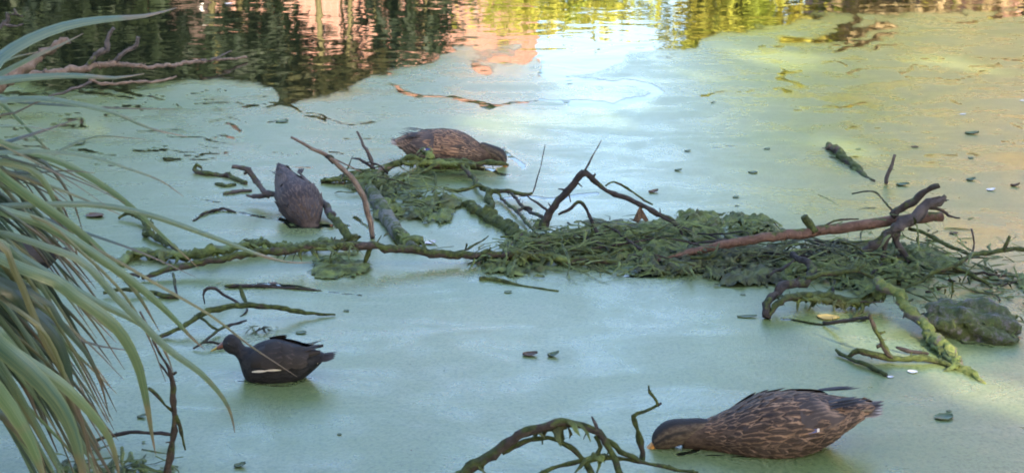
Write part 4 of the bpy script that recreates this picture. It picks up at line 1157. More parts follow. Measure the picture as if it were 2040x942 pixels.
def feather_mat(name, dark, mid, buff, edge_at=0.30, chevron=True):
    t = NT(name)
    uv = t.n('ShaderNodeUVMap'); sp = t.n('ShaderNodeSeparateXYZ')
    t.t.links.new(uv.outputs[0], sp.inputs[0])
    u, v = sp.outputs[0], sp.outputs[1]
    cu = t.math('ABSOLUTE', t.math('SUBTRACT', u, 0.5))
    w = t.coords('Object')
    rim = t.math('ADD', cu, t.math('MULTIPLY', t.math('POWER', v, 3.0), 0.35))
    rim = t.math('ADD', rim, t.math('MULTIPLY', t.math('SUBTRACT', t.noise(w, 90, 3), 0.5), 0.16))
    c = t.mix(t.ramp(t.noise(w, 16, 3), 0.35, 0.65), dark, mid)
    bf = t.mix(t.ramp(t.noise(w, 22, 3), 0.3, 0.7), tuple(x * 0.6 for x in buff), buff)
    pt = t.ramp(t.noise(w, 34, 4, 0.7), 0.36, 0.6, 0.2, 1.0)
    c = t.mix(t.math('MULTIPLY', t.ramp(rim, edge_at, edge_at + 0.2), pt), c, bf)
    if chevron:
        inner = t.math('ABSOLUTE', t.math('SUBTRACT', rim, 0.17))
        c = t.mix(t.math('MULTIPLY', t.ramp(inner, 0.0, 0.05, 0.35, 0.0), pt), c, bf)
    return t.end(t.bsdf(c, 0.65, t.bump(t.noise(w, 300, 2), 0.3, 0.001), spec=0.25))
def skin_mat(name, a, b, cc, scale=70):
    t = NT(name)
    w = t.coords('Object', (0.45, 1, 1))
    c = t.mix(t.ramp(t.noise(w, scale, 4, 0.7), 0.38, 0.62), a, b)
    c = t.mix(t.ramp(t.noise(w, 14, 3), 0.45, 0.7, 0, 0.6), c, cc)
    return t.end(t.bsdf(c, 0.7, t.bump(t.noise(w, 130, 4, 0.7), 0.9, 0.004), spec=0.2))
M['duck_body'] = skin_mat('duck_body', (0.0272, 0.0190, 0.0150), (0.0850, 0.0578, 0.0422), (0.0510, 0.0340, 0.0272))
M['duck_head_old'] = skin_mat('duck_head', (0.0510, 0.0394, 0.0286), (0.1088, 0.0850, 0.0598), (0.0748, 0.0578, 0.0408), 110)
M['duck_crown'] = skin_mat('duck_crown', (0.0109, 0.0116, 0.0136), (0.0272, 0.0272, 0.0299), (0.0170, 0.0170, 0.0204))
M['duck_feather'] = feather_mat('duck_feather', (0.014, 0.010, 0.009), (0.034, 0.023, 0.019), (0.30, 0.185, 0.115), 0.27)
M['duck_flank'] = feather_mat('duck_flank', (0.022, 0.016, 0.013), (0.045, 0.031, 0.025), (0.25, 0.165, 0.12), 0.28)
M['duck_wing'] = feather_mat('duck_wing', (0.030, 0.023, 0.021), (0.060, 0.046, 0.043), (0.20, 0.14, 0.11), 0.38, False)
M['duck_primary'] = feather_mat('duck_primary', (0.022, 0.020, 0.022), (0.04, 0.036, 0.04), (0.075, 0.068, 0.068), 0.42, False)
M['duck_tail'] = feather_mat('duck_tail', (0.07, 0.052, 0.042), (0.14, 0.11, 0.09), (0.40, 0.33, 0.28), 0.26, False)
M['duck_tan'] = feather_mat('duck_tan', (0.030, 0.019, 0.014), (0.06, 0.036, 0.026), (0.30, 0.175, 0.105), 0.20)
M['duck_grey'] = feather_mat('duck_grey', (0.018, 0.015, 0.017), (0.042, 0.034, 0.036), (0.115, 0.085, 0.075), 0.30)
M['speculum'] = plain('speculum', (0.03, 0.045, 0.17), 0.35, 0.6, 0.4, 80)
M['spec_white'] = plain('speculum_bar', (0.5, 0.46, 0.42), 0.6, 0.3, 0.1, 80)
M['bill_orange'] = plain('bill_orange', (0.38, 0.17, 0.03), 0.4, 0.5, 0.5, 60)
M['bill_yellow'] = plain('bill_yellow', (0.26, 0.21, 0.04), 0.4, 0.5, 0.2, 60)
M['bill_red'] = plain('bill_red', (0.11, 0.045, 0.03), 0.4, 0.5, 0.3, 60)
M['eye_black'] = plain('eye_black', (0.008, 0.007, 0.006), 0.08, 0.6, 0.1, 60)
M['hen_black'] = skin_mat('waterbird_body', (0.008, 0.0085, 0.0105), (0.021, 0.021, 0.024), (0.014, 0.0135, 0.0145), 90)
M['hen_wing'] = feather_mat('waterbird_wing', (0.013, 0.011, 0.010), (0.026, 0.021, 0.019), (0.06, 0.048, 0.042), 0.38, False)

def head_mat():
    t = NT('duck_head')
    uv = t.n('ShaderNodeUVMap'); sp = t.n('ShaderNodeSeparateXYZ')
    t.t.links.new(uv.outputs[0], sp.inputs[0])
    u, v = sp.outputs[0], sp.outputs[1]
    w = t.coords('Object', (0.5, 1, 1))
    n1 = t.noise(w, 120, 4, 0.7)
    c = t.mix(t.ramp(n1, 0.38, 0.62), (0.036, 0.027, 0.021), (0.10, 0.076, 0.055))
    cu = t.math('ABSOLUTE', t.math('SUBTRACT', u, 0.5))
    j = t.math('MULTIPLY', t.math('SUBTRACT', t.noise(w, 70, 4, 0.7), 0.5), 0.09)
    crown = t.ramp(t.math('ADD', cu, j), 0.105, 0.155, 1.0, 0.0)
    stripe = t.ramp(t.math('ADD', t.math('ABSOLUTE', t.math('SUBTRACT', cu, 0.215)), t.math('MULTIPLY', j, 0.5)), 0.008, 0.03, 0.9, 0.0)
    dk = t.math('MAXIMUM', crown, t.math('MULTIPLY', stripe, t.ramp(v, 0.55, 0.8, 1.0, 0.0)))
    c = t.mix(dk, c, (0.018, 0.017, 0.018))
    return t.end(t.bsdf(c, 0.65, t.bump(n1, 0.9, 0.003), spec=0.2))
M['duck_head'] = head_mat()

def bird_root(name, label, cat, px, row, heading, s_mid, pitch=0.0, roll=0.0, z=0.0):
    p = G(px, row); p.z = z
    return thing(name, label, cat, p, rot=(roll, pitch, heading))

def shift(vf, dx):
    return ([Vector((v.x + dx, v.y, v.z)) for v in vf[0]],) + tuple(vf[1:])

def mallard(label, px, row, heading, rings, s_body, s_mid, seed, head, pitch=0.0, z=0.0, wing_tip_up=0.02, roll=0.0, prim=1.0, scap='duck_feather'):
    """head: (s of head centre, zc, face direction pitch) or None when under water"""
    rn = random.Random(seed)
    o = bird_root('duck', label, 'duck', px, row, heading, s_mid, pitch, roll, z)
    fine = resample(rings, 64)
    sh = lambda vf: shift(vf, s_mid)
    body = loft(fine, 32)
    bo = part('body', sh(body), M['duck_body'], o, world=False)
    s0, s1 = s_body
    # overlapping small feathers, laid from tail to breast
    pl, fl = [], []
    rows = 26
    for i in range(rows):
        s = s1 - (s1 - s0) * i / (rows - 1)
        zc, hz, hy = at_ring(fine, s)
        m = max(8, int((hy + hz) * math.pi / 0.020))
        for k in range(m):
            ang = -0.5 + (math.pi + 1.0) * (k + (0.5 if i % 2 else 0) + rn.uniform(-.4, .4)) / m
            s_ = s + rn.uniform(-.008, .008)
            p = surf(fine, s_, ang, 0.001)
            q = surf(fine, s_ + 0.02, ang + rn.uniform(-.1, .1), 0.001)
            fw = (q - p).normalized()
            nr = Vector((0, math.cos(ang) * hz, math.sin(ang) * hy)).normalized()
            nr = (nr - fw * nr.dot(fw)).normalized()
            big = smooth(s0, s0 + 0.5 * (s1 - s0), np.array(s))
            L = 0.022 + 0.022 * float(big)
            fv = feather(p, fw, nr, L * rn.uniform(.85, 1.3), L * rn.uniform(.42, .66), rn.uniform(.02, .07))
            (fl if math.sin(ang) < 0.35 else pl).append(fv)
    part('back_plumage', sh(merge(*pl)), M['duck_feather' if prim > .8 else 'duck_grey'], o, world=False, kind='stuff')
    part('flank_plumage', sh(merge(*fl)), M['duck_flank' if prim > .8 else 'duck_grey'], o, world=False, kind='stuff')
    # folded wings: overlapping coverts, long tertials and crossed tips
    for sd in (-1, 1):
        def wa(al): return al if sd > 0 else math.pi - al
        wsh = []
        L_ = s1 - s0
        for i in range(9):
            tt = i / 8
            s = s0 + L_ * (0.22 + 0.66 * tt)
            zc, hz, hy = at_ring(fine, s)
            w_ = 0.75 * math.sin(math.pi * (0.12 + 0.80 * tt)) ** 0.7
            row_ = []
            for j in range(7):
                al = 0.50 + 0.06 * tt + (j / 6 - 0.5) * w_ * 1.1
                th = 0.006 * math.sin(math.pi * j / 6) - 0.002
                row_.append(surf(fine, s, wa(al), th + 0.002))
            wsh.append(row_)
        V = [v for r_ in wsh for v in r_]
        Fc = [(i * 7 + j, i * 7 + j + 1, i * 7 + j + 8, i * 7 + j + 7) for i in range(8) for j in range(6)]
        if sd > 0: Fc = [tuple(reversed(q)) for q in Fc]
        wg = part('wing', sh((V, Fc, [(0.5, 0.3)] * len(V))), M['duck_flank' if prim > .8 else 'duck_grey'], o, world=False)
        for i in range(4):               # scapular rows
            for j in range(5):
                s = s0 + L_ * (0.24 + 0.11 * i + rn.uniform(-.05, .05)); al = 0.15 + 0.2 * j + rn.uniform(-.09, .09)
                p = surf(fine, s, wa(al), 0.0045); q = surf(fine, s + 0.03, wa(al), 0.006)
                fw = (q - p).normalized(); nr = Vector((0, math.cos(wa(al)), math.sin(wa(al))))
                nr = (nr - fw * nr.dot(fw)).normalized()
                part('covert', sh(feather(p, fw, nr, 0.052 * rn.uniform(.6, 1.4), 0.024 * rn.uniform(.6, 1.1), 0.02)), M[scap if prim > .8 else 'duck_grey'], wg, world=False)
        for j in range(5):               # tertials
            s = s0 + L_ * 0.58; al = 0.40 + 0.13 * j
            p = surf(fine, s, wa(al), 0.007); q = surf(fine, s + 0.10, wa(al + 0.05), 0.012)
            fw = (q - p).normalized(); nr = Vector((0, math.cos(wa(al)), math.sin(wa(al))))
            nr = (nr - fw * nr.dot(fw)).normalized()
            part('tertial', sh(feather(p, fw, nr, 0.115 - 0.008 * j, 0.034, 0.02)), M['duck_wing'], wg, world=False)
        for j in range(3):               # primaries crossing above the tail
            s = s0 + L_ * 0.78; al = 0.85 + 0.12 * j
            p = surf(fine, s, wa(al), 0.014)
            fw = Vector((-1, -sd * (0.22 - 0.06 * j) if prim > .8 else sd * 0.7, 0.06 + wing_tip_up * 3)).normalized()
            nr = Vector((0, 0, 1)); nr = (nr - fw * nr.dot(fw)).normalized()
            part('primary', sh(feather(p, fw, nr, (0.105 - 0.016 * j) * prim, 0.016 if prim > .8 else 0.008, 0.0)), M['duck_primary'], wg, world=False)
        s = s0 + L_ * 0.62; al = 0.26
        for (ds, dl, mt, nm, wl) in ((0.0, 0.020, 'speculum', 'speculum', 0.03), (0.021, 0.006, 'spec_white', 'speculum_bar', 0.03)):
            pts = []
            for a_ in (s + ds, s + ds + dl):
                for b_ in (al - 0.05, al, al + 0.05): pts.append(surf(fine, a_, wa(b_), 0.0098 if ds == 0 else 0.0102))
            part(nm, sh((pts, [(0, 1, 4, 3), (1, 2, 5, 4)])), M[mt], wg, world=False)
    # tail fan
    se = fine[-1][0]; zc, hz, hy = at_ring(fine, se - 0.02)
    for j in range(9):
        a_ = (j - 4) / 4
        p = Vector((-(se - 0.035), a_ * hy * 0.75, zc + hz * 0.35 - abs(a_) * 0.012))
        fw = Vector((-1, a_ * (0.34 if prim > .8 else 0.08), 0.16 if prim > .8 else 0.06)).normalized(); nr = Vector((0, a_ * 0.5, 1)); nr = (nr - fw * nr.dot(fw)).normalized()
        part('tail_feather', sh(feather(p, fw, nr, (0.075 - 0.012 * abs(a_)) * (1 if prim > .8 else .62), 0.02 if prim > .8 else 0.009, 0.0)), M['duck_primary' if prim < .8 else 'duck_tail' if abs(a_) > 0.4 else 'duck_wing'], o, world=False)
    for j in range(5 if prim > .8 else 0):                   # pale under-tail feathers
        a_ = (j - 2) / 2
        p = Vector((-(se - 0.05), a_ * hy * 0.8, zc - hz * 0.4))
        fw = Vector((-1, a_ * 0.2, 0.30)).normalized(); nr = Vector((0, a_, -0.6)).normalized(); nr = (nr - fw * nr.dot(fw)).normalized()
        part('tail_feather', sh(feather(p, fw, nr, 0.055, 0.024, 0.0)), M['duck_tail'], o, world=False)
    if head:
        hs, hzc, hd, hr, tilt = head
        hm = Matrix.Translation(Vector((-hs + s_mid, 0, hzc))) @ Matrix.Rotation(tilt, 4, 'Y')
        hrings = resample([(-0.046 * hr, -0.004, 0.006, 0.008), (-0.038 * hr, 0.001, 0.019, 0.016), (-0.022 * hr, 0.004, 0.029, 0.0225), (0.0, 0.005, 0.034, 0.027), (0.022 * hr, 0.001, 0.033, 0.027), (0.045 * hr, -0.006, 0.028, 0.025), (0.07 * hr, -0.012, 0.021, 0.021), (0.085 * hr, -0.014, 0.012, 0.012)], 30)
        hv = loft(hrings, 24)
        ho = part('head', ([hm @ v for v in hv[0]],) + hv[1:], M['duck_head'], o, world=False)
        bl = loft(resample([(-0.098 * hr, -0.016, 0.003, 0.009), (-0.09 * hr, -0.015, 0.005, 0.0135), (-0.075 * hr, -0.012, 0.006, 0.013), (-0.055 * hr, -0.007, 0.009, 0.0115), (-0.036 * hr, -0.002, 0.013, 0.0115)], 14), 16)
        part('bill', ([hm @ v for v in bl[0]],) + bl[1:], M['bill_orange'], ho, world=False)
        for sd in (-1, 1):
            ev = lump((0.012 * -hr, sd * 0.0215, 0.008), 0.0052, 0.004, 0.0052, 1, 0, 12, 8, 1, 0)
            part('eye', ([hm @ v for v in ev[0]], ev[1]), M['eye_black'], ho, world=False)
    return o

# nearest duck: swimming left, head low, bill in the duckweed
RA = [(0.08, 0.027, 0.028, 0.023), (0.105, 0.029, 0.034, 0.029), (0.14, 0.029, 0.038, 0.037), (0.175, 0.031, 0.049, 0.052), (0.215, 0.034, 0.063, 0.073), (0.26, 0.042, 0.076, 0.090), (0.31, 0.046, 0.080, 0.097),
      (0.365, 0.052, 0.073, 0.092), (0.415, 0.061, 0.058, 0.077), (0.455, 0.071, 0.042, 0.059), (0.49, 0.082, 0.026, 0.042), (0.515, 0.090, 0.013, 0.030), (0.53, 0.095, 0.006, 0.02)]
mallard('nearest brown mottled duck, bill in the duckweed at lower right', 1515, 886, math.pi + 0.06, RA, (0.13, 0.50), 0.27, 1, (0.052, 0.030, 0, 1.12, 0.45))
# farther duck: heading right behind the mossy twigs
RB = [(0.072, 0.050, 0.026, 0.024), (0.10, 0.052, 0.038, 0.033), (0.13, 0.050, 0.052, 0.050), (0.165, 0.056, 0.072, 0.075), (0.21, 0.060, 0.088, 0.096), (0.26, 0.063, 0.094, 0.106), (0.32, 0.066, 0.090, 0.104),
      (0.375, 0.073, 0.075, 0.090), (0.42, 0.083, 0.056, 0.070), (0.45, 0.092, 0.037, 0.052), (0.475, 0.099, 0.018, 0.036), (0.487, 0.102, 0.009, 0.026)]
mallard('farther brown mottled duck, dark crowned, feeding behind mossy twigs', 902, 330, -0.10, RB, (0.12, 0.455), 0.245, 2, (0.048, 0.046, 0, 1.08, 0.75), scap='duck_tan')
# upended duck: tail up, head under water, coming towards the viewer
RC = [(0.05, -0.035, 0.024, 0.026), (0.09, -0.014, 0.036, 0.037), (0.13, 0.004, 0.054, 0.055), (0.175, 0.014, 0.072, 0.078), (0.225, 0.018, 0.082, 0.092), (0.28, 0.02, 0.078, 0.090), (0.335, 0.024, 0.062, 0.076),
      (0.385, 0.031, 0.045, 0.058), (0.43, 0.037, 0.031, 0.042), (0.47, 0.042, 0.019, 0.029), (0.505, 0.046, 0.010, 0.019), (0.52, 0.047, 0.005, 0.012)]
mallard('greyish upended duck with tail raised and head under water', 606, 440, R(-64), [(r[0] * 0.9, r[1] * 0.9, r[2] * 0.88, r[3] * 0.86) for r in RC], (0.095, 0.42), 0.17, 3, None, prim=0.42, pitch=R(17), z=0.03)

def waterbird(label, px, row, heading, seed, scale=1.0):
    o = bird_root('waterbird', label, 'waterbird', px, row, heading, 0.16)
    sh = lambda vf: shift(([v * scale for v in vf[0]],) + tuple(vf[1:]), 0.16 * scale)
    rings = [(0.024, 0.094, 0.006, 0.006), (0.030, 0.095, 0.017, 0.013), (0.042, 0.0955, 0.0265, 0.020), (0.056, 0.093, 0.0285, 0.022), (0.068, 0.080, 0.033, 0.0225), (0.078, 0.052, 0.042, 0.028), (0.088, 0.039, 0.048, 0.038),
             (0.102, 0.034, 0.053, 0.048), (0.12, 0.037, 0.060, 0.055), (0.142, 0.040, 0.065, 0.060), (0.168, 0.042, 0.066, 0.061), (0.205, 0.042, 0.057, 0.055), (0.24, 0.045, 0.045, 0.044), (0.27, 0.053, 0.029, 0.030), (0.292, 0.060, 0.014, 0.018), (0.302, 0.063, 0.006, 0.010)]
    fine = resample(rings, 70)
    bo = part('body', sh(loft(fine, 30, 2.05)), M['hen_black'], o, world=False)
    rn = random.Random(seed)
    for sd in (-1, 1):
        def wa(al): return al if sd > 0 else math.pi - al
        rowsw = []
        for i in range(14):
            tt = i / 13
            s = 0.108 + 0.185 * tt
            lo = 0.05 + 0.35 * tt; hi = 1.2 - 0.15 * tt ** 3
            sl2 = max(0.02, math.sin(math.pi * min(1, 0.08 + 0.92 * tt)) ** 0.35) if tt < 0.5 else 1 - 0.75 * ((tt - .5) / .5) ** 2
            mid_ = (lo + hi) / 2
            r_ = []
            for j in range(9):
                al = mid_ + (j / 8 - .5) * (hi - lo) * (0.35 + 0.65 * sl2)
                th = -0.0015 + 0.0075 * math.sin(math.pi * j / 8) ** 0.6 * (math.sin(math.pi * (0.1 + 0.85 * tt)) ** 0.5) + 0.001
                q = surf(fine, min(s, 0.262), wa(al), th)
                q.x = -s; q.z += 0.012 * max(0, tt - 0.6) / 0.4
                r_.append(q)
            rowsw.append(r_)
        V = [v for r_ in rowsw for v in r_]
        Fc = [(i * 9 + j, i * 9 + j + 1, i * 9 + j + 10, i * 9 + j + 9) for i in range(13) for j in range(8)]
        if sd > 0: Fc = [tuple(reversed(q)) for q in Fc]
        wg = part('wing', sh((V, Fc, [(0.3 + 0.02 * (k % 9), 0.4) for k in range(len(V))])), M['hen_wing'], o, world=False)
        for i in range(3):
            for j in range(5):
                s = 0.145 + 0.036 * i + rn.uniform(-.006, .006); al = 0.28 + 0.19 * j
                p = surf(fine, s, wa(al), 0.0062); q = surf(fine, s + 0.02, wa(al), 0.0068)
                fw = (q - p).normalized(); nr = Vector((0, math.cos(wa(al)), math.sin(wa(al)))); nr = (nr - fw * nr.dot(fw)).normalized()
                part('covert', sh(feather(p, fw, nr, 0.05, 0.026, 0.02)), M['hen_wing'], wg, world=False)
        for j in range(3):
            p = Vector((-(0.225), sd * (0.026 - 0.005 * j), 0.084 - 0.004 * j)); fw = Vector((-1, -sd * 0.10, 0.26 + 0.06 * j)).normalized(); nr = Vector((0, sd * 0.4, 1)); nr = (nr - fw * nr.dot(fw)).normalized()
            part('primary', sh(feather(p, fw, nr, 0.074 - 0.01 * j, 0.016, 0.0)), M['hen_wing'], wg, world=False)
        for (sa, sb, al, wd) in ((0.112, 0.154, 0.03, 0.0034), (0.150, 0.192, 0.05, 0.0028), (0.190, 0.214, 0.17, 0.0022)):
            V, Fc = [], []
            for i in range(7):
                tt = i / 6; s = sa + (sb - sa) * tt
                h_ = wd * math.sin(math.pi * (0.1 + 0.8 * tt))
                for dz in (-h_, h_):
                    q = surf(fine, s, wa(al), 0.0035); q.z += dz; V.append(q)
            for i in range(6): Fc.append((i * 2, i * 2 + 1, i * 2 + 3, i * 2 + 2))
            part('flank_stripe', sh((V, Fc)), M['spec_white'], bo, world=False)
        ev = lump((-0.044, sd * 0.0195, 0.103), 0.0036, 0.0026, 0.0036, 1, 0, 10, 8, 1, 0)
        part('eye', sh(ev), M['eye_black'], bo, world=False)
    for j in range(7):
        a_ = (j - 3) / 3
        p = Vector((-0.262, a_ * 0.018, 0.064 - abs(a_) * 0.008)); fw = Vector((-1, a_ * 0.10, 0.16)).normalized(); nr = Vector((0, a_ * 0.7, 1)); nr = (nr - fw * nr.dot(fw)).normalized()
        part('tail_feather', sh(feather(p, fw, nr, 0.078 - 0.006 * abs(a_), 0.017, 0.0)), M['hen_wing'], o, world=False)
    for sd in (-1, 1):
        p = Vector((-0.258, sd * 0.018, 0.040)); fw = Vector((-1, sd * 0.1, 0.4)).normalized(); nr = Vector((0, sd, -0.3)).normalized(); nr = (nr - fw * nr.dot(fw)).normalized()
        part('undertail_feather', sh(feather(p, fw, nr, 0.03, 0.014, 0.0)), M['spec_white'], o, world=False)
    b1 = loft(resample([(0.008, 0.084, 0.0045, 0.004), (0.016, 0.088, 0.008, 0.0065), (0.026, 0.093, 0.0115, 0.009), (0.036, 0.098, 0.0135, 0.0105)], 10), 14)
    bk = part('bill', sh(b1), M['bill_red'], o, world=False)
    b2 = loft(resample([(-0.010, 0.075, 0.0012, 0.0012), (-0.004, 0.078, 0.003, 0.0027), (0.008, 0.084, 0.0048, 0.0042)], 8), 14)
    part('bill_tip', sh(b2), M['bill_yellow'], bk, world=False)
    return o
waterbird('black waterbird with white flank stripe swimming left at lower left', 546, 752, math.pi - 0.03, 11)
waterbird('dark waterbird half hidden behind the sedge at the left edge', 28, 548, math.pi + 0.3, 12, 1.12)

# ================================================================== SEDGE AT THE LEFT
def strap(root, pts, wmax, fold=0.2, roll=0.4, twist=0.3, widest=0.35, seed=0):
    pts = [Vector(p) for p in pts]
    full = ([root, root.lerp(pts[0], 0.55) + Vector((0, 0, 0.12 + 0.25 * (pts[0] - root).length * 0.5))] if root is not None else []) + pts
    pth, _ = catmull(full, [1] * len(full), 0.03)
    n = len(pth)
    Ls = np.cumsum([0] + [(pth[i + 1] - pth[i]).length for i in range(n - 1)]); Lt = Ls[-1]
    V, Fc, U = [], [], []
    for i, p in enumerate(pth):
        tt = Ls[i] / Lt
        tg = (pth[min(i + 1, n - 1)] - pth[max(i - 1, 0)]).normalized()
        view = (p - EYE).normalized()
        s = tg.cross(view).normalized()
        nr = s.cross(tg).normalized()
        a = roll + twist * (tt - 0.4) + 0.12 * noise.noise(p * 3 + Vector((seed, 0, 0)))
        s2 = s * math.cos(a) + nr * math.sin(a); n2 = nr * math.cos(a) - s * math.sin(a)
        w_ = wmax * (min(1, 0.55 + tt / widest * 0.45) if tt < widest else (1 - ((tt - widest) / (1 - widest)) ** 1.9)) + 0.0012
        for j, q in enumerate((-1, -.5, 0, .5, 1)):
            V.append(p + s2 * (q * w_ / 2) + n2 * (abs(q) * w_ * fold * 0.9)); U.append((j / 4, tt))
    for i in range(n - 1):
        for j in range(4):
            a = i * 5 + j
            Fc.append((a, a + 1, a + 6, a + 5))
    return V, Fc, U

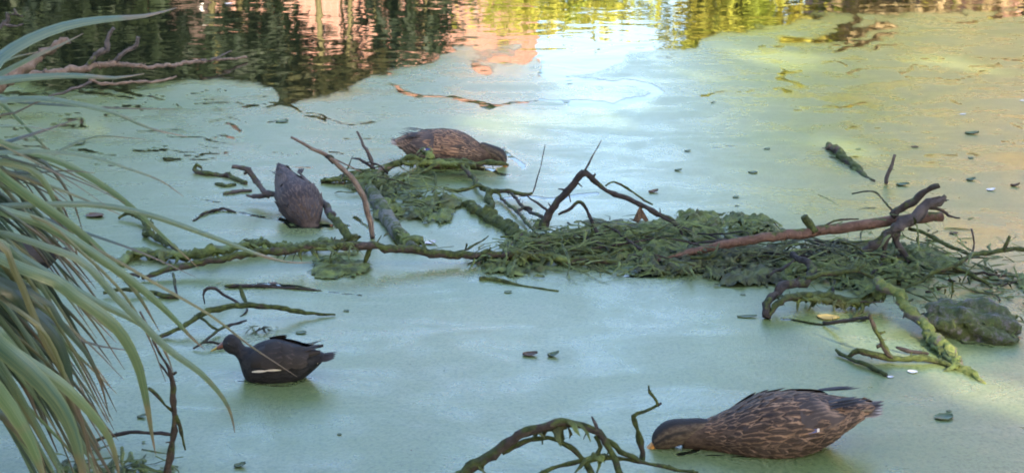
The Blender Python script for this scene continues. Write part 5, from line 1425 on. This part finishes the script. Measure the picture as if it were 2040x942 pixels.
ROOT = Vector((-1.62, 2.95, 0.12))
sedge = thing('sedge_plant', 'large clump of arching strap-leaved sedge at the left edge', 'plant', ROOT)
LRN = random.Random(5)
def blade(pts, wpx, D0, D1, mat='strap', roll=None, widest=0.68, root=True):
    n = len(pts)
    W = [PD(p[0], p[1], D0 + (D1 - D0) * i / (n - 1)) for i, p in enumerate(pts)]
    rt = ROOT + Vector((LRN.uniform(-.12, .12), LRN.uniform(-.2, .2), LRN.uniform(-.05, .1))) if root else None
    s = nseed()
    part('leaf', strap(rt, W, wpx * mpp(W[0]) * 0.92, LRN.uniform(.12, .26), LRN.uniform(-.35, .35) if roll is None else roll, LRN.uniform(-.4, .4), widest, s), M[mat], sedge)
B = [
 ([(-40, 150), (0, 112), (60, 76), (130, 50), (200, 38), (290, 31), (352, 16)], 27, 2.9, 3.3, 'strap', 0.35),
 ([(-40, 172), (0, 160), (60, 153), (150, 150), (230, 155), (288, 147)], 19, 2.95, 3.3, 'strap', 0.35),
 ([(-40, 172), (0, 148), (70, 112), (120, 90), (166, 67)], 15, 3.0, 3.2, 'strap', 0.3),
 ([(-30, 140), (0, 126), (36, 112), (76, 104)], 13, 3.0, 3.1, 'strap', 0.3),
 ([(-40, 205), (0, 200), (80, 196), (150, 206), (230, 226), (300, 256), (374, 273)], 14, 3.0, 3.5, 'strap', 0.4),
 ([(-40, 200), (40, 204), (130, 210), (240, 216), (350, 218)], 6, 3.2, 3.6, 'strap_dark', 0.4),
 ([(-40, 300), (14, 282), (80, 262), (158, 236)], 13, 3.1, 3.3, 'strap_dark', 0.5),
 ([(-40, 255), (0, 252), (50, 251), (112, 262)], 8, 3.0, 3.2, 'strap', 0.4),
 ([(-60, 262), (0, 284), (60, 302), (130, 326), (200, 366), (262, 412), (325, 470), (396, 534)], 16, 3.0, 3.6, 'strap', 0.4),
 ([(-40, 308), (0, 304), (90, 302), (180, 312), (250, 334), (320, 360), (366, 392)], 10, 3.0, 3.4, 'strap', 0.4),
 ([(-60, 306), (0, 348), (60, 392), (130, 440), (200, 500), (270, 580), (318, 660)], 21, 2.9, 3.3, 'strap', 0.3),
 ([(-40, 414), (0, 410), (100, 406), (200, 408), (300, 428), (420, 470), (520, 508), (575, 522), (622, 523)], 14, 3.0, 3.5, 'strap', 0.4),
 ([(-60, 395), (0, 418), (90, 446), (180, 500), (270, 564), (335, 622), (378, 668), (408, 696)], 23, 2.9, 3.3, 'strap', 0.3),
 ([(40, 430), (120, 448), (190, 470), (290, 506), (390, 552)], 8, 3.3, 3.5, 'strap_dark', 0.5, 0.4),
 ([(-60, 440), (0, 482), (90, 540), (190, 598), (280, 644), (326, 692), (346, 744)], 21, 2.85, 3.1, 'strap', 0.5),
 ([(-60, 520), (0, 560), (80, 622), (170, 680), (272, 700)], 13, 2.9, 3.1, 'strap_dark', 0.5),
 ([(-50, 640), (0, 688), (60, 738), (112, 796), (146, 862), (166, 945), (172, 1010)], 42, 2.6, 2.8, 'strap', 0.25, 0.6),
 ([(-60, 730), (0, 782), (44, 846), (76, 912), (96, 990)], 46, 2.5, 2.6, 'strap', 0.2, 0.6),
 ([(-40, 640), (30, 702), (120, 762), (180, 820), (218, 872), (234, 925), (238, 965)], 26, 2.7, 2.9, 'strap', 0.4),
 ([(60, 540), (150, 590), (230, 650), (272, 720), (290, 790), (302, 860), (310, 905)], 26, 2.8, 3.0, 'strap', 0.3),
 ([(120, 500), (240, 600), (330, 690), (400, 742), (446, 794), (462, 830), (468, 862)], 17, 2.9, 3.2, 'strap', 0.3),
 ([(60, 580), (120, 640), (170, 700), (200, 760), (218, 830)], 13, 2.8, 2.9, 'strap_dark', 0.3),
 ([(40, 430), (180, 490), (320, 570), (420, 628), (490, 682), (540, 716), (592, 750)], 6, 3.1, 3.4, 'strap_dead', 0.2),
 ([(-20, 470), (30, 540), (60, 610), (95, 690), (140, 770), (170, 860), (196, 950)], 14, 2.75, 2.85, 'strap_dead', 0.3),
 ([(-20, 560), (60, 620), (120, 690), (140, 780), (150, 870), (160, 960)], 30, 2.8, 2.9, 'strap_dark', 0.2),
 ([(40, 620), (110, 700), (140, 790), (170, 870), (180, 950)], 9, 2.78, 2.85, 'strap_dead', 0.2),
 ([(-30, 480), (20, 500), (60, 540), (100, 600), (120, 660)], 18, 2.85, 2.95, 'strap', 0.2),
 ([(60, 430), (160, 500), (250, 590), (300, 680), (330, 760)], 6, 3.0, 3.1, 'strap_dead', 0.2),
 ([(100, 560), (200, 640), (270, 700), (290, 760), (298, 830)], 6, 3.0, 3.05, 'strap_dead', 0.2),
 ([(-40, 330), (20, 345), (90, 372), (130, 420), (150, 480)], 9, 3.1, 3.2, 'strap_dead', 0.2),
 ([(-40, 330), (30, 326), (80, 350), (110, 400), (140, 460), (160, 530)], 16, 3.1, 3.2, 'strap', 0.2),
 ([(-40, 300), (30, 305), (90, 325), (140, 390), (165, 460)], 10, 3.15, 3.25, 'strap_dark', 0.2),
 ([(-40, 380), (40, 420), (120, 470), (200, 520)], 12, 3.1, 3.3, 'strap_dark', 0.2),
 ([(-40, 345), (60, 345), (130, 340), (190, 345)], 6, 3.1, 3.3, 'strap_dark', 0.2),
 ([(-30, 240), (30, 225), (70, 205), (110, 195)], 8, 3.1, 3.2, 'strap_dark', 0.2),
 ([(-40, 360), (60, 335), (120, 300), (190, 272), (290, 278)], 8, 3.2, 3.4, 'strap', 0.3),
 ([(-40, 600), (0, 640), (40, 720), (60, 780), (76, 832)], 14, 2.9, 2.95, 'strap_dark', 0.3),
 ([(-40, 620), (20, 700), (50, 770), (80, 840)], 18, 2.85, 2.9, 'strap_dark', 0.3),
 ([(-40, 800), (10, 830), (60, 890), (100, 960)], 24, 2.7, 2.75, 'strap_dark', 0.3),
]
for b in B: blade(*b[:6], widest=0.7)
for k in range(150):                      # the rest of the tuft
    y0 = LRN.uniform(280, 820)
    L = LRN.uniform(90, 330)
    sl_ = LRN.uniform(0.3, 1.1) + (y0 - 350) / 700
    pts = [(-60, y0 - 45 * sl_)]
    x, y = -10, y0
    for i in range(5):
        pts.append((x, y)); x += L / 5; y += L / 5 * sl_; sl_ *= LRN.uniform(1.05, 1.35)
    D = 2.75 + 0.5 * LRN.random() + max(0, 600 - y0) / 1500
    blade(pts, LRN.uniform(3.5, 11), D, D + 0.12, LRN.choice(['strap', 'strap', 'strap', 'strap_dark', 'strap_dark', 'strap_dark', 'strap_dead']))
for k in range(46):                      # leaves arching away to the left and back, out of the picture
    a = LRN.uniform(R(60), R(300)); L = LRN.uniform(.5, 1.0)
    d = Vector((math.cos(a), math.sin(a), 0))
    rt = ROOT + Vector((LRN.uniform(-.12, .12), LRN.uniform(-.12, .12), 0))
    W = [rt, rt + d * L * .25 + Vector((0, 0, L * .7)), rt + d * L * .6 + Vector((0, 0, L * .85)), rt + d * L + Vector((0, 0, L * .5))]
    part('leaf', strap(None, W, LRN.uniform(.012, .024), .2, LRN.uniform(-.5, .5), .3, .35, nseed()), M['strap'], sedge)
